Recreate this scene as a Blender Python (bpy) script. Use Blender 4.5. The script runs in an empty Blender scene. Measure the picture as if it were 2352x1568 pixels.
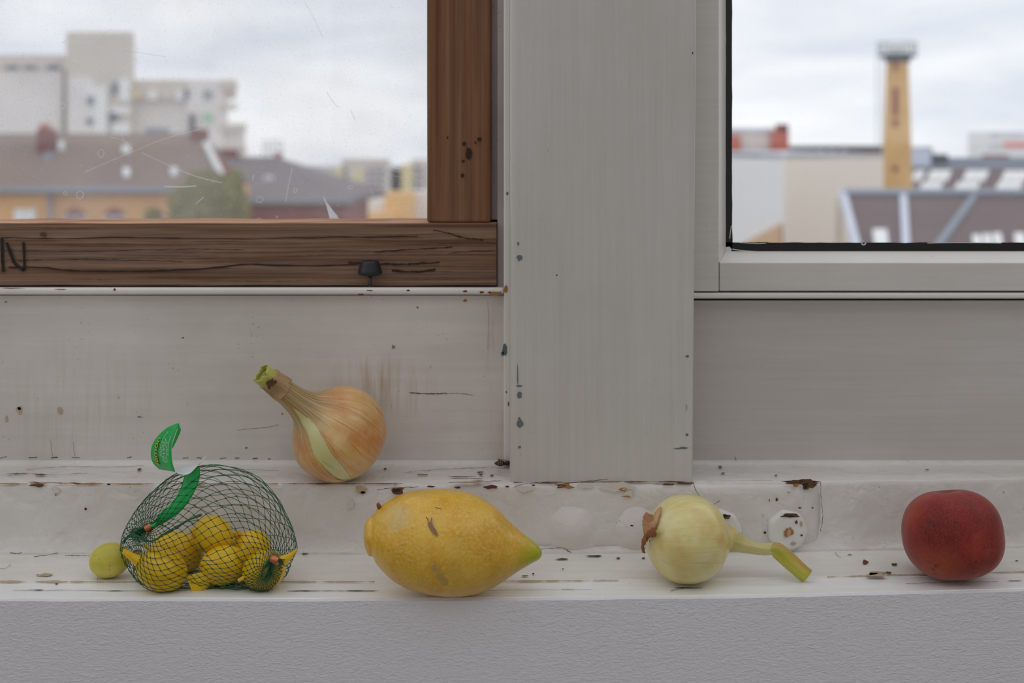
import bpy, math, random, cmath
from mathutils import Vector, Matrix, noise as mn

# ------------------------------------------------------------------ camera, sky, exposure
F = 50.0 / 36.0 * 2352.0          # focal length in pixels of the 2352 x 1568 frame
CX, HY = 1176.0, 330.0            # principal column, horizon row
sc = bpy.context.scene
col = sc.collection
cam = bpy.data.objects.new('camera', bpy.data.cameras.new('camera'))
col.objects.link(cam)
cam.data.sensor_width = 36.0
cam.data.lens = 50.0
cam.rotation_euler = (math.pi / 2, 0, 0)
cam.data.shift_y = -(784.0 - HY) / 2352.0
cam.data.clip_start = 0.05
cam.data.clip_end = 2000
cam.data.dof.use_dof = True
cam.data.dof.focus_distance = 0.985
cam.data.dof.aperture_fstop = 7.5
sc.camera = cam
sc.view_settings.view_transform = 'Standard'
sc.view_settings.look = 'None'
sc.view_settings.gamma = 1.0
sc.view_settings.use_curve_mapping = False
sc.view_settings.exposure = 0.2
SKY_STRENGTH = 1.05


def lin(c):
    r = []
    for v in c[:3]:
        v = v / 255.0
        r.append(v / 12.92 if v <= 0.04045 else ((v + 0.055) / 1.055) ** 2.4)
    return (r[0], r[1], r[2], 1.0)


world = bpy.data.worlds.new('overcast_sky')
sc.world = world
world.use_nodes = True
wt = world.node_tree
wt.nodes.clear()
w_out = wt.nodes.new('ShaderNodeOutputWorld')
w_bg = wt.nodes.new('ShaderNodeBackground')
w_tc = wt.nodes.new('ShaderNodeTexCoord')
w_mp = wt.nodes.new('ShaderNodeMapping')
w_mp.inputs['Scale'].default_value = (3.0, 3.0, 11.0)
w_mp.inputs['Location'].default_value = (0.9, 0.35, 0.2)
w_n = wt.nodes.new('ShaderNodeTexNoise')
w_n.inputs['Scale'].default_value = 1.6
w_n.inputs['Detail'].default_value = 5.0
w_n.inputs['Roughness'].default_value = 0.5
w_n.inputs['Distortion'].default_value = 0.4
w_r = wt.nodes.new('ShaderNodeValToRGB')
w_r.color_ramp.elements[0].position = 0.34
w_r.color_ramp.elements[0].color = lin((207, 213, 224))
w_r.color_ramp.elements[1].position = 0.62
w_r.color_ramp.elements[1].color = lin((237, 239, 241))
wt.links.new(w_tc.outputs['Generated'], w_mp.inputs['Vector'])
wt.links.new(w_mp.outputs[0], w_n.inputs['Vector'])
wt.links.new(w_n.outputs[0], w_r.inputs[0])
wt.links.new(w_r.outputs[0], w_bg.inputs['Color'])
w_bg.inputs['Strength'].default_value = SKY_STRENGTH
wt.links.new(w_bg.outputs[0], w_out.inputs[0])
sc.cycles.max_bounces = 7
sc.cycles.diffuse_bounces = 4
sc.cycles.glossy_bounces = 3
sc.cycles.transparent_max_bounces = 16
sc.cycles.sample_clamp_indirect = 6.0
sc.cycles.adaptive_threshold = 0.04

random.seed(7)


# ------------------------------------------------------------------ materials
class Mat:
    def __init__(self, name, base=(200, 200, 200), rough=0.5, **kw):
        self.m = bpy.data.materials.new(name)
        self.m.use_nodes = True
        self.t = self.m.node_tree
        self.b = self.t.nodes['Principled BSDF']
        self.out = self.t.nodes['Material Output']
        self.b.inputs['Base Color'].default_value = lin(base)
        self.b.inputs['Roughness'].default_value = rough
        for k, v in kw.items():
            self.b.inputs[k].default_value = v
        self._tc = None

    def node(self, kind, **inp):
        n = self.t.nodes.new('ShaderNode' + kind)
        for k, v in inp.items():
            self.put(n.inputs[k.replace('_', ' ')], v)
        return n

    def put(self, sock, v):
        if hasattr(v, 'is_output') or isinstance(v, bpy.types.NodeSocket):
            self.t.links.new(v, sock)
        elif isinstance(v, tuple) and len(v) == 3 and sock.type == 'RGBA':
            sock.default_value = lin(v)
        else:
            sock.default_value = v

    def tc(self, which='Object', scale=(1, 1, 1), loc=(0, 0, 0)):
        if self._tc is None:
            self._tc = self.t.nodes.new('ShaderNodeTexCoord')
        mp = self.t.nodes.new('ShaderNodeMapping')
        mp.inputs['Scale'].default_value = scale
        mp.inputs['Location'].default_value = loc
        self.t.links.new(self._tc.outputs[which], mp.inputs['Vector'])
        return mp.outputs[0]

    def noise(self, vec, scale=5.0, detail=4.0, rough=0.5, dist=0.0):
        n = self.node('TexNoise', Vector=vec, Scale=scale, Detail=detail, Roughness=rough, Distortion=dist)
        return n.outputs[0]

    def voro(self, vec, scale=5.0, feature='F1'):
        n = self.node('TexVoronoi', Vector=vec, Scale=scale)
        n.feature = feature
        return n.outputs['Distance']

    def ramp(self, fac, *stops):
        n = self.node('ValToRGB', Fac=fac)
        e = n.color_ramp.elements
        while len(e) < len(stops):
            e.new(0.5)
        for el, (p, c) in zip(e, stops):
            el.position = p
            if not isinstance(c, tuple):
                el.color = (c, c, c, 1)
            else:
                el.color = lin(c)
        return n.outputs[0]

    def mix(self, fac, a, b, mode='MIX'):
        n = self.t.nodes.new('ShaderNodeMix')
        n.data_type = 'RGBA'
        n.blend_type = mode
        self.put(n.inputs[0], fac)
        self.put(n.inputs[6], a)
        self.put(n.inputs[7], b)
        return n.outputs[2]

    def math(self, op, a, b=0.0, c=0.0):
        n = self.t.nodes.new('ShaderNodeMath')
        n.operation = op
        self.put(n.inputs[0], a)
        self.put(n.inputs[1], b)
        self.put(n.inputs[2], c)
        return n.outputs[0]

    def blob(self, center, radius, soft=0.4, wob=0.35, wscale=120.0):
        """mask 1 inside an irregular spot around a point given in object coordinates"""
        v = self.tc()
        d = self.t.nodes.new('ShaderNodeVectorMath')
        d.operation = 'SUBTRACT'
        self.t.links.new(v, d.inputs[0])
        d.inputs[1].default_value = center
        s = self.t.nodes.new('ShaderNodeVectorMath')
        s.operation = 'DIVIDE'
        self.t.links.new(d.outputs[0], s.inputs[0])
        s.inputs[1].default_value = radius
        l = self.t.nodes.new('ShaderNodeVectorMath')
        l.operation = 'LENGTH'
        self.t.links.new(s.outputs[0], l.inputs[0])
        w = self.math('MULTIPLY_ADD', self.noise(v, wscale, 4.0, 0.6), wob * 2, -wob)
        x = self.math('ADD', l.outputs['Value'], w)
        return self.ramp(x, (1.0 - soft, 1.0), (1.0, 0.0))

    def color(self, c):
        self.put(self.b.inputs['Base Color'], c)
        return self

    def bump(self, h, strength=0.3, dist=0.001):
        n = self.node('Bump', Strength=strength, Distance=dist, Height=h)
        if self.b.inputs['Normal'].is_linked:
            self.t.links.new(self.b.inputs['Normal'].links[0].from_socket, n.inputs['Normal'])
        self.t.links.new(n.outputs[0], self.b.inputs['Normal'])
        return self


def paint(name, base, rough=0.38, lump=0.0, brush=None, specks=0.5, grime=(150, 138, 120), gr=0.5, loc=(0, 0, 0), lscale=60.0):
    M = Mat(name, base, rough)
    v = M.tc(loc=loc)
    tone = M.noise(v, 7.0, 5.0, 0.6)
    c = M.mix(M.ramp(tone, (0.35, 0.0), (0.75, 0.35 * gr)), base, grime)
    # fine dirt specks
    sp = M.voro(v, 260.0)
    msk = M.math('MULTIPLY', M.ramp(sp, (0.07, 1.0), (0.13, 0.0)), M.ramp(M.noise(v, 38.0, 3.0), (0.56, 0.0), (0.66, 1.0)))
    c = M.mix(M.math('MULTIPLY', msk, specks), c, (96, 80, 66))
    sp2 = M.voro(M.tc(scale=(1.0, 1.0, 0.55), loc=(0.3, 0.1, 0.2)), 95.0)
    msk2 = M.math('MULTIPLY', M.ramp(sp2, (0.05, 1.0), (0.09, 0.0)), M.ramp(M.noise(v, 21.0, 3.0), (0.58, 0.0), (0.66, 1.0)))
    c = M.mix(M.math('MULTIPLY', msk2, specks * 0.8), c, (150, 120, 88))
    M.color(c)
    if brush:
        b = M.noise(M.tc(scale=brush), 1.0, 4.0, 0.6)
        M.bump(b, 0.22, 0.0006)
        c2 = M.mix(M.ramp(b, (0.3, 0.0), (0.8, 0.14)), c, (120, 114, 106))
        M.color(c2)
    if lump:
        l = M.noise(v, lscale, 3.0, 0.5, 0.3)
        M.bump(l, lump, 0.004)
    return M


PM = {}
PM['panel'] = paint('painted_panel_left', (224, 217, 211), 0.36, 0.05, (6, 6, 180), 0.85, gr=0.9)
M = PM['panel']
old = M.b.inputs['Base Color'].links[0].from_socket
strk = M.noise(M.tc(scale=(220, 1, 14)), 1.0, 4.0, 0.6)
for (X_, Z_, rx_, rz_, k_, cc_) in [(-0.0130, -0.150, 0.010, 0.045, 0.55, (176, 140, 96)), (-0.0085, -0.215, 0.010, 0.040, 0.35, (182, 152, 112)), (-0.100, -0.185, 0.045, 0.028, 0.75, (176, 150, 116)), (-0.33, -0.20, 0.08, 0.06, 0.35, (186, 168, 146))]:
    msk_ = M.math('MULTIPLY', M.blob((X_, 1.0847, Z_), (rx_, 0.05, rz_), 0.9, 0.3, 30.0), M.ramp(strk, (0.42, 0.0), (0.68, k_)))
    old = M.mix(msk_, old, cc_)
M.color(old)
PM['panel2'] = paint('painted_panel_right', (206, 200, 195), 0.36, 0.04, (8, 8, 260), 0.35, gr=0.5)
PM['post'] = paint('painted_post', (208, 203, 198), 0.34, 0.03, (300, 300, 7), 0.35, gr=0.6)
PM['sash'] = paint('painted_sash', (220, 216, 211), 0.32, 0.03, (9, 9, 240), 0.25, gr=0.4)
PM['bead'] = paint('painted_bead', (232, 228, 222), 0.3, 0.03, None, 0.4, gr=0.4)
PM['ledge'] = paint('painted_ledge', (226, 221, 215), 0.4, 0.35, (30, 120, 120), 0.9, gr=1.0, lscale=80)
PM['riser'] = paint('thick_paint_riser', (226, 220, 215), 0.24, 0.7, None, 0.8, gr=0.8, lscale=55)
PM['board'] = paint('painted_sill_board', (240, 235, 228), 0.4, 0.25, (20, 120, 120), 0.7, gr=0.8)
PM['strip'] = paint('painted_sill_edge', (250, 249, 246), 0.38, 0.12, (16, 160, 160), 0.3, gr=0.4)  # cleaner paint, its extra white standing in for overhead light
PM['jamb'] = paint('grimy_jamb_paint', (196, 184, 182), 0.6, 0.2, None, 1.0, (70, 60, 55), 1.2)

# bolt paint
PM['bolt'] = paint('thick_paint_bolt', (230, 226, 221), 0.18, 0.18, None, 0.5, gr=0.5, lscale=90)

# front wall: wrinkled roller paint
M = Mat('wrinkled_wall_paint', (194, 191, 196), 0.45)
v = M.tc(scale=(0.7, 1.0, 1.6))
n1 = M.noise(v, 330.0, 3.0, 0.5, 0.9)
n2 = M.noise(M.tc(scale=(0.55, 1.0, 1.5), loc=(2, 1, 0)), 190.0, 2.0, 0.4, 1.0)
rg = M.math('ABSOLUTE', M.math('SUBTRACT', n2, 0.5))
rg = M.ramp(rg, (0.0, 1.0), (0.10, 0.0))
M.bump(n1, 0.45, 0.0014)
M.bump(rg, 0.22, 0.0008)
M.color(M.mix(M.ramp(M.noise(M.tc(), 3.0, 3.0), (0.3, 0.0), (0.8, 0.25)), (226, 223, 227), (216, 211, 214)))
PM['wall'] = M

PM['plain_wall'] = Mat('room_wall_paint', (226, 223, 217), 0.7)
PM['floor'] = Mat('room_floor_boards', (158, 150, 142), 0.5)
PM['black'] = Mat('black_window_putty', (10, 9, 9), 0.35)
PM['knob'] = Mat('black_knob_plastic', (34, 35, 38), 0.42)
PM['pin'] = Mat('dull_steel_pin', (92, 88, 82), 0.45, Metallic=0.7)
PM['chip_brown'] = Mat('bare_wood_chip', (98, 66, 42), 0.8)
PM['chip_dark'] = Mat('dark_wood_chip', (52, 36, 30), 0.85)
PM['chip_red'] = Mat('red_primer_chip', (104, 44, 42), 0.7)
PM['chip_tan'] = Mat('tan_undercoat_chip', (186, 164, 136), 0.6)
PM['chip_ochre'] = Mat('ochre_wood_chip', (166, 118, 66), 0.75)
PM['chip_pale'] = Mat('pale_undercoat_chip', (212, 203, 192), 0.5)
PM['slate'] = Mat('slate_undercoat_chip', (104, 110, 114), 0.6)
PM['crack'] = Mat('paint_crack', (84, 70, 60), 0.9)


def wood(name, axis, c0, c1, c2, grey=(120, 100, 88), seed=0.0, darkend=None, ringw=0.75, along=1.3, across=26.0):
    M = Mat(name, c0, 0.7)
    s = [across] * 3
    s[axis] = along
    v = M.tc(scale=tuple(s), loc=(seed, seed * 0.7, seed * 1.3))
    g = M.noise(v, 2.2, 6.0, 0.62, 0.9)
    s2 = [170.0, 170.0, 170.0]
    s2[axis] = 5.0
    g2 = M.noise(M.tc(scale=tuple(s2)), 1.0, 3.0, 0.6)
    c = M.ramp(g, (0.28, c2), (0.42, c1), (0.55, c0), (0.75, grey))
    c = M.mix(M.ramp(g2, (0.35, 0.55), (0.6, 0.0)), c, c2)
    ring = M.node('TexWave', Vector=M.tc(scale=tuple([k * 0.35 for k in s])), Scale=3.0, Distortion=5.0, Detail=3.0)
    c = M.mix(M.ramp(ring.outputs[1], (0.86, 0.0), (0.99, ringw)), c, c2)
    if darkend:
        z0, z1, dc = darkend
        sep = M.node('SeparateXYZ', Vector=M.tc())
        zz = M.math('ADD', sep.outputs[2], M.math('MULTIPLY_ADD', g, 0.05, -0.025))
        t = M.node('MapRange', Value=zz, From_Min=z0, From_Max=z1, To_Min=0.85, To_Max=0.0)
        c = M.mix(t.outputs[0], c, dc)
    M.color(c)
    M.bump(g2, 0.6, 0.0014)
    M.bump(g, 0.5, 0.002)
    return M


PM['wood_h'] = wood('weathered_pine_rail', 0, (150, 120, 98), (130, 96, 72), (84, 54, 38), (160, 138, 124), 1.0, None, 0.0, 0.9, 60.0)
PM['wood_v'] = wood('stained_pine_stile', 2, (140, 98, 66), (128, 82, 50), (84, 50, 28), (140, 106, 76), 4.2, (-0.065, 0.015, (62, 44, 32)), 0.25, 1.0, 40.0)
PM['wood_top'] = wood('sky_lit_pine_edge', 0, (214, 164, 120), (188, 132, 90), (150, 92, 58), (224, 186, 150), 2.0)  # paler pine, sky light painted into the rail's top

# glass
def glass(name, haze, dust, col_=(226, 228, 232)):
    m = bpy.data.materials.new(name)
    m.use_nodes = True
    t = m.node_tree
    t.nodes.clear()
    out = t.nodes.new('ShaderNodeOutputMaterial')
    tr = t.nodes.new('ShaderNodeBsdfTransparent')
    gl = t.nodes.new('ShaderNodeBsdfGlossy')
    gl.inputs['Roughness'].default_value = 0.02
    df = t.nodes.new('ShaderNodeBsdfTranslucent')
    df.inputs['Color'].default_value = lin(col_)
    d2 = t.nodes.new('ShaderNodeBsdfDiffuse')
    d2.inputs['Color'].default_value = lin(col_)
    dm = t.nodes.new('ShaderNodeMixShader')
    dm.inputs[0].default_value = 0.5
    t.links.new(df.outputs[0], dm.inputs[1])
    t.links.new(d2.outputs[0], dm.inputs[2])
    m1 = t.nodes.new('ShaderNodeMixShader')
    m1.inputs[0].default_value = 0.035
    t.links.new(tr.outputs[0], m1.inputs[1])
    t.links.new(gl.outputs[0], m1.inputs[2])
    tc = t.nodes.new('ShaderNodeTexCoord')
    vo = t.nodes.new('ShaderNodeTexVoronoi')
    vo.inputs['Scale'].default_value = 330.0
    t.links.new(tc.outputs['Object'], vo.inputs['Vector'])
    r1 = t.nodes.new('ShaderNodeValToRGB')
    r1.color_ramp.elements[0].position = 0.08
    r1.color_ramp.elements[0].color = (dust, dust, dust, 1)
    r1.color_ramp.elements[1].position = 0.16
    r1.color_ramp.elements[1].color = (0, 0, 0, 1)
    t.links.new(vo.outputs['Distance'], r1.inputs[0])
    no = t.nodes.new('ShaderNodeTexNoise')
    no.inputs['Scale'].default_value = 14.0
    no.inputs['Detail'].default_value = 6.0
    t.links.new(tc.outputs['Object'], no.inputs['Vector'])
    mr = t.nodes.new('ShaderNodeMapRange')
    mr.inputs['From Min'].default_value = 0.35
    mr.inputs['From Max'].default_value = 0.7
    mr.inputs['To Min'].default_value = haze * 0.4
    mr.inputs['To Max'].default_value = haze
    t.links.new(no.outputs[0], mr.inputs['Value'])
    ad = t.nodes.new('ShaderNodeMath')
    ad.operation = 'ADD'
    ad.use_clamp = True
    t.links.new(r1.outputs[0], ad.inputs[0])
    t.links.new(mr.outputs[0], ad.inputs[1])
    m2 = t.nodes.new('ShaderNodeMixShader')
    t.links.new(ad.outputs[0], m2.inputs[0])
    t.links.new(m1.outputs[0], m2.inputs[1])
    t.links.new(dm.outputs[0], m2.inputs[2])
    t.links.new(m2.outputs[0], out.inputs[0])
    return m


class Raw:
    def __init__(self, m):
        self.m = m


PM['glass_dirty'] = Raw(glass('dusty_scratched_glass', 0.17, 0.32))
PM['glass_clean'] = Raw(glass('clear_window_glass', 0.03, 0.06))
PM['scratch'] = Raw(glass('glass_scratch', 0.75, 0.0, (246, 247, 250)))
PM['film'] = Raw(glass('torn_film_scrap', 1.6, 0.0, (236, 238, 246)))


# ------------------------------------------------------------------ geometry helpers
def onV(px, py, Y):
    return Vector(((px - CX) / F * Y, Y, (HY - py) / F * Y))


def onH(px, py, z):
    Y = z * F / (HY - py)
    return Vector(((px - CX) / F * Y, Y, z))


def mk(name, verts, faces, mat=None, parent=None, smooth=False, origin=None, uvs=None, kind=None, bevel=0.0, seg=3, angle=None):
    o3 = Vector(origin) if origin is not None else (Vector(parent.get('_o', (0, 0, 0))) if parent is not None else Vector((0, 0, 0)))
    me = bpy.data.meshes.new(name)
    me.from_pydata([tuple(Vector(p) - o3) for p in verts], [], faces)
    me.update()
    if mat is not None:
        me.materials.append(mat.m if hasattr(mat, 'm') else mat)
    if uvs is not None:
        ul = me.uv_layers.new(name='UVMap')
        for lp in me.loops:
            ul.data[lp.index].uv = uvs[lp.vertex_index]
    ob = bpy.data.objects.new(name, me)
    col.objects.link(ob)
    if smooth or bevel:
        me.polygons.foreach_set('use_smooth', [True] * len(me.polygons))
        if angle:
            me.set_sharp_from_angle(angle=math.radians(angle))
    if bevel:
        b = ob.modifiers.new('bevel', 'BEVEL')
        b.width = bevel
        b.segments = seg
        b.limit_method = 'ANGLE'
        b.angle_limit = math.radians(30)
        b.harden_normals = True
    if parent is not None:
        ob.parent = parent
        ob.location = o3 - Vector(parent.get('_o', (0, 0, 0)))
        ob['_o'] = tuple(o3)
    else:
        ob.location = o3
        ob['_o'] = tuple(o3)
    if kind:
        ob['kind'] = kind
    return ob


def thing(name, label, cat, loc, group=None, kind=None):
    o = bpy.data.objects.new(name, None)
    o.empty_display_size = 0.02
    col.objects.link(o)
    o.location = loc
    o['_o'] = tuple(loc)
    if label:
        o['label'] = label
        o['category'] = cat
    if group:
        o['group'] = group
    if kind:
        o['kind'] = kind
    return o


def tag(o, label, cat=None, group=None, kind=None):
    o['label'] = label
    if cat:
        o['category'] = cat
    if group:
        o['group'] = group
    if kind:
        o['kind'] = kind
    return o


BOXF = [(0, 3, 2, 1), (4, 5, 6, 7), (0, 1, 5, 4), (1, 2, 6, 5), (2, 3, 7, 6), (3, 0, 4, 7)]


def boxv(x0, x1, y0, y1, z0, z1):
    return [(x0, y0, z0), (x1, y0, z0), (x1, y1, z0), (x0, y1, z0), (x0, y0, z1), (x1, y0, z1), (x1, y1, z1), (x0, y1, z1)]


def box(name, x0, x1, y0, y1, z0, z1, mat, parent=None, bevel=0.0, **kw):
    return mk(name, boxv(x0, x1, y0, y1, z0, z1), BOXF, mat, parent, bevel=bevel, **kw)


def pbox(name, px0, px1, py0, py1, Y, depth, mat, parent=None, bevel=0.0, **kw):
    """box whose front face covers the given pixel rectangle at distance Y"""
    a = onV(px0, py1, Y)
    b = onV(px1, py0, Y)
    return box(name, a.x, b.x, Y, Y + depth, a.z, b.z, mat, parent, bevel, **kw)


def extr_x(name, prof, x0, x1, mat, parent=None, n=1, bend=0.0, bevel=0.0, jit=None, **kw):
    """extrude a closed (y, z) profile along x; bend(x) moves it in y"""
    vs, fs = [], []
    m = len(prof)
    for i in range(n + 1):
        x = x0 + (x1 - x0) * i / n
        dy = bow(x) * bend
        for k, (y, z) in enumerate(prof):
            jy = jz = 0.0
            if jit:
                jy, jz = jit(x, k)
            vs.append((x, y + dy + jy, z + jz))
    for i in range(n):
        for k in range(m):
            k2 = (k + 1) % m
            fs.append((i * m + k, (i + 1) * m + k, (i + 1) * m + k2, i * m + k2))
    fs.append(tuple(range(m)))
    fs.append(tuple(n * m + k for k in reversed(range(m))))
    return mk(name, vs, fs, mat, parent, bevel=bevel, **kw)


def bow(x):
    """the sill runs slightly away from the viewer towards the right"""
    t = max(0.0, min(x, 0.9) + 0.1)
    return 0.106 * t * t if t < 0.5 else 0.0265 + 0.106 * (t - 0.5)


def cr(pts, n):
    """Catmull-Rom through points (tuples of any length), n samples"""
    pts = [tuple(p) for p in pts]
    k = len(pts) - 1
    out = []
    for i in range(n):
        t = i / (n - 1) * k
        j = min(int(t), k - 1)
        u = t - j
        p0 = pts[max(j - 1, 0)]
        p1, p2 = pts[j], pts[j + 1]
        p3 = pts[min(j + 2, k)]
        out.append(tuple(0.5 * ((2 * b) + (-a + c) * u + (2 * a - 5 * b + 4 * c - d) * u * u + (-a + 3 * b - 3 * c + d) * u ** 3)
                         for a, b, c, d in zip(p0, p1, p2, p3)))
    return out


def frame_for(c, axis):
    ez = Vector(axis).normalized()
    v = (-Vector(c)).normalized()
    ex = -(v - ez * v.dot(ez))
    ex.normalize()
    ey = ez.cross(ex)
    return ex, ey, ez


def revolve(name, c, axis, prof, nphi, mat, parent, disp=None, phis=None, skip=None, **kw):
    """surface of revolution; UV = (angle, position); seam faces away from the viewer"""
    ex, ey, ez = frame_for(c, axis)
    c = Vector(c)
    vs, uv, fs = [], [], []
    s0, s1 = prof[0][0], prof[-1][0]
    for i, (s, r) in enumerate(prof):
        for k in range(nphi + 1):
            ph = 2 * math.pi * k / nphi
            rr = r + (disp(ph, s, r) if disp else 0.0)
            vs.append(c + ez * s + ex * (rr * math.cos(ph)) + ey * (rr * math.sin(ph)))
            uv.append((k / nphi, (s - s0) / (s1 - s0)))
    m = nphi + 1
    for i in range(len(prof) - 1):
        for k in range(nphi):
            if skip and skip(2 * math.pi * (k + 0.5) / nphi, 0.5 * (prof[i][0] + prof[i + 1][0])):
                continue
            fs.append((i * m + k, i * m + k + 1, (i + 1) * m + k + 1, (i + 1) * m + k))
    return mk(name, vs, fs, mat, parent, smooth=True, uvs=uv, **kw)


def tube(name, path, radii, nphi, mat, parent=None, flat=None, cap=True, up=(0, 1, 0), disp=None, smooth=True, **kw):
    """tube along 3-d points; radii = (half width, half thickness) or one number"""
    P = [Vector(p) for p in path]
    vs, uv, fs = [], [], []
    n = len(P)
    u = Vector(up)
    for i, p in enumerate(P):
        t = (P[min(i + 1, n - 1)] - P[max(i - 1, 0)]).normalized()
        a = (u - t * u.dot(t))
        if a.length < 1e-6:
            a = Vector((1, 0, 0)) - t * t.x
        a.normalize()
        b = t.cross(a)
        r = radii[i]
        ra, rb = (r, r) if not isinstance(r, tuple) else (r[1], r[0])
        for k in range(nphi):
            ph = 2 * math.pi * k / nphi
            d = 1.0 + (disp(ph, i / (n - 1)) if disp else 0.0)
            vs.append(p + a * (ra * d * math.cos(ph)) + b * (rb * d * math.sin(ph)))
            uv.append((k / nphi, i / (n - 1)))
    for i in range(n - 1):
        for k in range(nphi):
            k2 = (k + 1) % nphi
            fs.append((i * nphi + k, i * nphi + k2, (i + 1) * nphi + k2, (i + 1) * nphi + k))
    if cap:
        fs.append(tuple(reversed(range(nphi))))
        fs.append(tuple((n - 1) * nphi + k for k in range(nphi)))
    return mk(name, vs, fs, mat, parent, smooth=smooth, uvs=uv, **kw)


# ------------------------------------------------------------------ levels of the window wall (metres, eye at the origin)
Y_FRONT = 0.930
Z_STRIP = -0.2975
Y_STEP = 0.9623
Z_BOARD = -0.2960
Y_RISER = 1.029
Z_LEDGE = -0.2457
Y_PANEL = 1.0847
Y_POST = 1.031
Y_BEAD = 1.078
Y_WOOD = 1.104
Z_FLOOR = -1.20
Z_CEIL = 2.5
XL, XR = -3.2, 3.2


def wob(a, s, seed):
    return lambda x, k: (a * mn.noise(Vector((x * s, k * 3.1, seed))), a * 0.6 * mn.noise(Vector((x * s, k * 3.1, seed + 9))))


# ------------------------------------------------------------------ room shell
def struct(o):
    o['kind'] = 'structure'
    return o


def slab_with_openings(name, axis, lo, hi, u0, u1, v0, v1, openings, mat):
    """a flat slab (thickness lo..hi along axis) over u0..u1, v0..v1 with rectangular openings (ua, ub, va, vb) that share one v range"""
    vs, fs = [], []

    def add(ua, ub, va, vb):
        b = len(vs)
        if axis == 0:
            q = boxv(lo, hi, ua, ub, va, vb)
        elif axis == 1:
            q = boxv(ua, ub, lo, hi, va, vb)
        else:
            q = boxv(ua, ub, va, vb, lo, hi)
        vs.extend(q)
        fs.extend([tuple(b + i for i in f) for f in BOXF])
    va, vb = openings[0][2], openings[0][3]
    add(u0, u1, v0, va)
    add(u0, u1, vb, v1)
    x = u0
    for (ua, ub, _, _) in openings:
        add(x, ua, va, vb)
        x = ub
    add(x, u1, va, vb)
    return struct(mk(name, vs, fs, mat))


def portal(loc, rot, sx, sy):
    ld = bpy.data.lights.new('opening_portal', 'AREA')
    ld.shape = 'RECTANGLE'
    ld.size = sx
    ld.size_y = sy
    ld.cycles.is_portal = True
    lo = bpy.data.objects.new('opening_portal', ld)
    col.objects.link(lo)
    lo.location = loc
    lo.rotation_euler = rot


# unseen room; openings in ceiling, back and left wall are added for fill light
struct(box('floor', XL - 0.2, XR + 0.2, -4.2, 1.3, Z_FLOOR - 0.1, Z_FLOOR, PM['floor']))
ROOF = [(-3.1, -0.08, -2.2, 1.0), (0.08, 3.1, -2.2, 1.0)]
BACK = [(-2.5, -0.8, 0.0, 1.9), (0.8, 2.5, 0.0, 1.9)]
LEFT = [(-3.7, -2.2, 0.0, 2.1), (-1.6, 0.6, 0.0, 2.1)]
slab_with_openings('ceiling', 2, Z_CEIL, Z_CEIL + 0.15, XL - 0.2, XR + 0.2, -4.2, 1.3, ROOF, PM['plain_wall'])
slab_with_openings('wall_back', 1, -4.2, -4.0, XL, XR, Z_FLOOR, Z_CEIL, BACK, PM['plain_wall'])
slab_with_openings('wall_left', 0, XL - 0.2, XL, -4.2, 1.3, Z_FLOOR, Z_CEIL, LEFT, PM['plain_wall'])
struct(box('wall_right', XR, XR + 0.2, -4.2, 1.3, Z_FLOOR, Z_CEIL, PM['plain_wall']))
for a, b_, c_, d_ in BACK:
    portal(((a + b_) / 2, -4.1, (c_ + d_) / 2), (math.pi / 2, 0, math.pi), b_ - a, d_ - c_)
for a, b_, c_, d_ in ROOF:
    portal(((a + b_) / 2, (c_ + d_) / 2, Z_CEIL + 0.05), (0, 0, 0), b_ - a, d_ - c_)
for a, b_, c_, d_ in LEFT:
    portal((XL - 0.05, (a + b_) / 2, (c_ + d_) / 2), (math.pi / 2, 0, -math.pi / 2), b_ - a, d_ - c_)
portal((0, 1.3, 1.0), (-math.pi / 2, 0, 0), 6.2, 2.7)

# the wall under the sill
wf = struct(extr_x('wall_front', [(Y_FRONT, Z_FLOOR), (Y_FRONT, -0.2990), (Y_FRONT + 0.0015, -0.2978), (Y_FRONT + 0.03, -0.2978), (Y_FRONT + 0.03, Z_FLOOR)],
                   XL, XR, PM['wall'], n=240, bend=1.0, jit=lambda x, k: (0.0, 0.0) if k in (0, 4) else (0.0005 * mn.noise(Vector((x * 60, k, 2.0))), 0.0006 * mn.noise(Vector((x * 70, 1, 5.0)))) ))
# sill: front edge strip, back board, riser, ledge
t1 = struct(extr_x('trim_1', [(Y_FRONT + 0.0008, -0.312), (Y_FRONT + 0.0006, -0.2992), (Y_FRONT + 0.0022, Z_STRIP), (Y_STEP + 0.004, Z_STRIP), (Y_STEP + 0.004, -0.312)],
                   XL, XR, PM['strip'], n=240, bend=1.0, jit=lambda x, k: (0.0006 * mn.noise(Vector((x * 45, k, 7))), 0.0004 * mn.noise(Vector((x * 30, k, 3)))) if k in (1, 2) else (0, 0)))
t2 = struct(extr_x('trim_2', [(Y_STEP, -0.310), (Y_STEP, Z_BOARD - 0.0014), (Y_STEP + 0.0016, Z_BOARD), (Y_RISER + 0.06, Z_BOARD + 0.0005), (Y_RISER + 0.06, -0.310)],
                   XL, XR, PM['board'], n=320, bend=1.0, jit=lambda x, k: (0.0011 * mn.noise(Vector((x * 55, 0, 17))), 0.0003 * mn.noise(Vector((x * 40, k, 13)))) if k in (1, 2) else (0, 0)))
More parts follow.
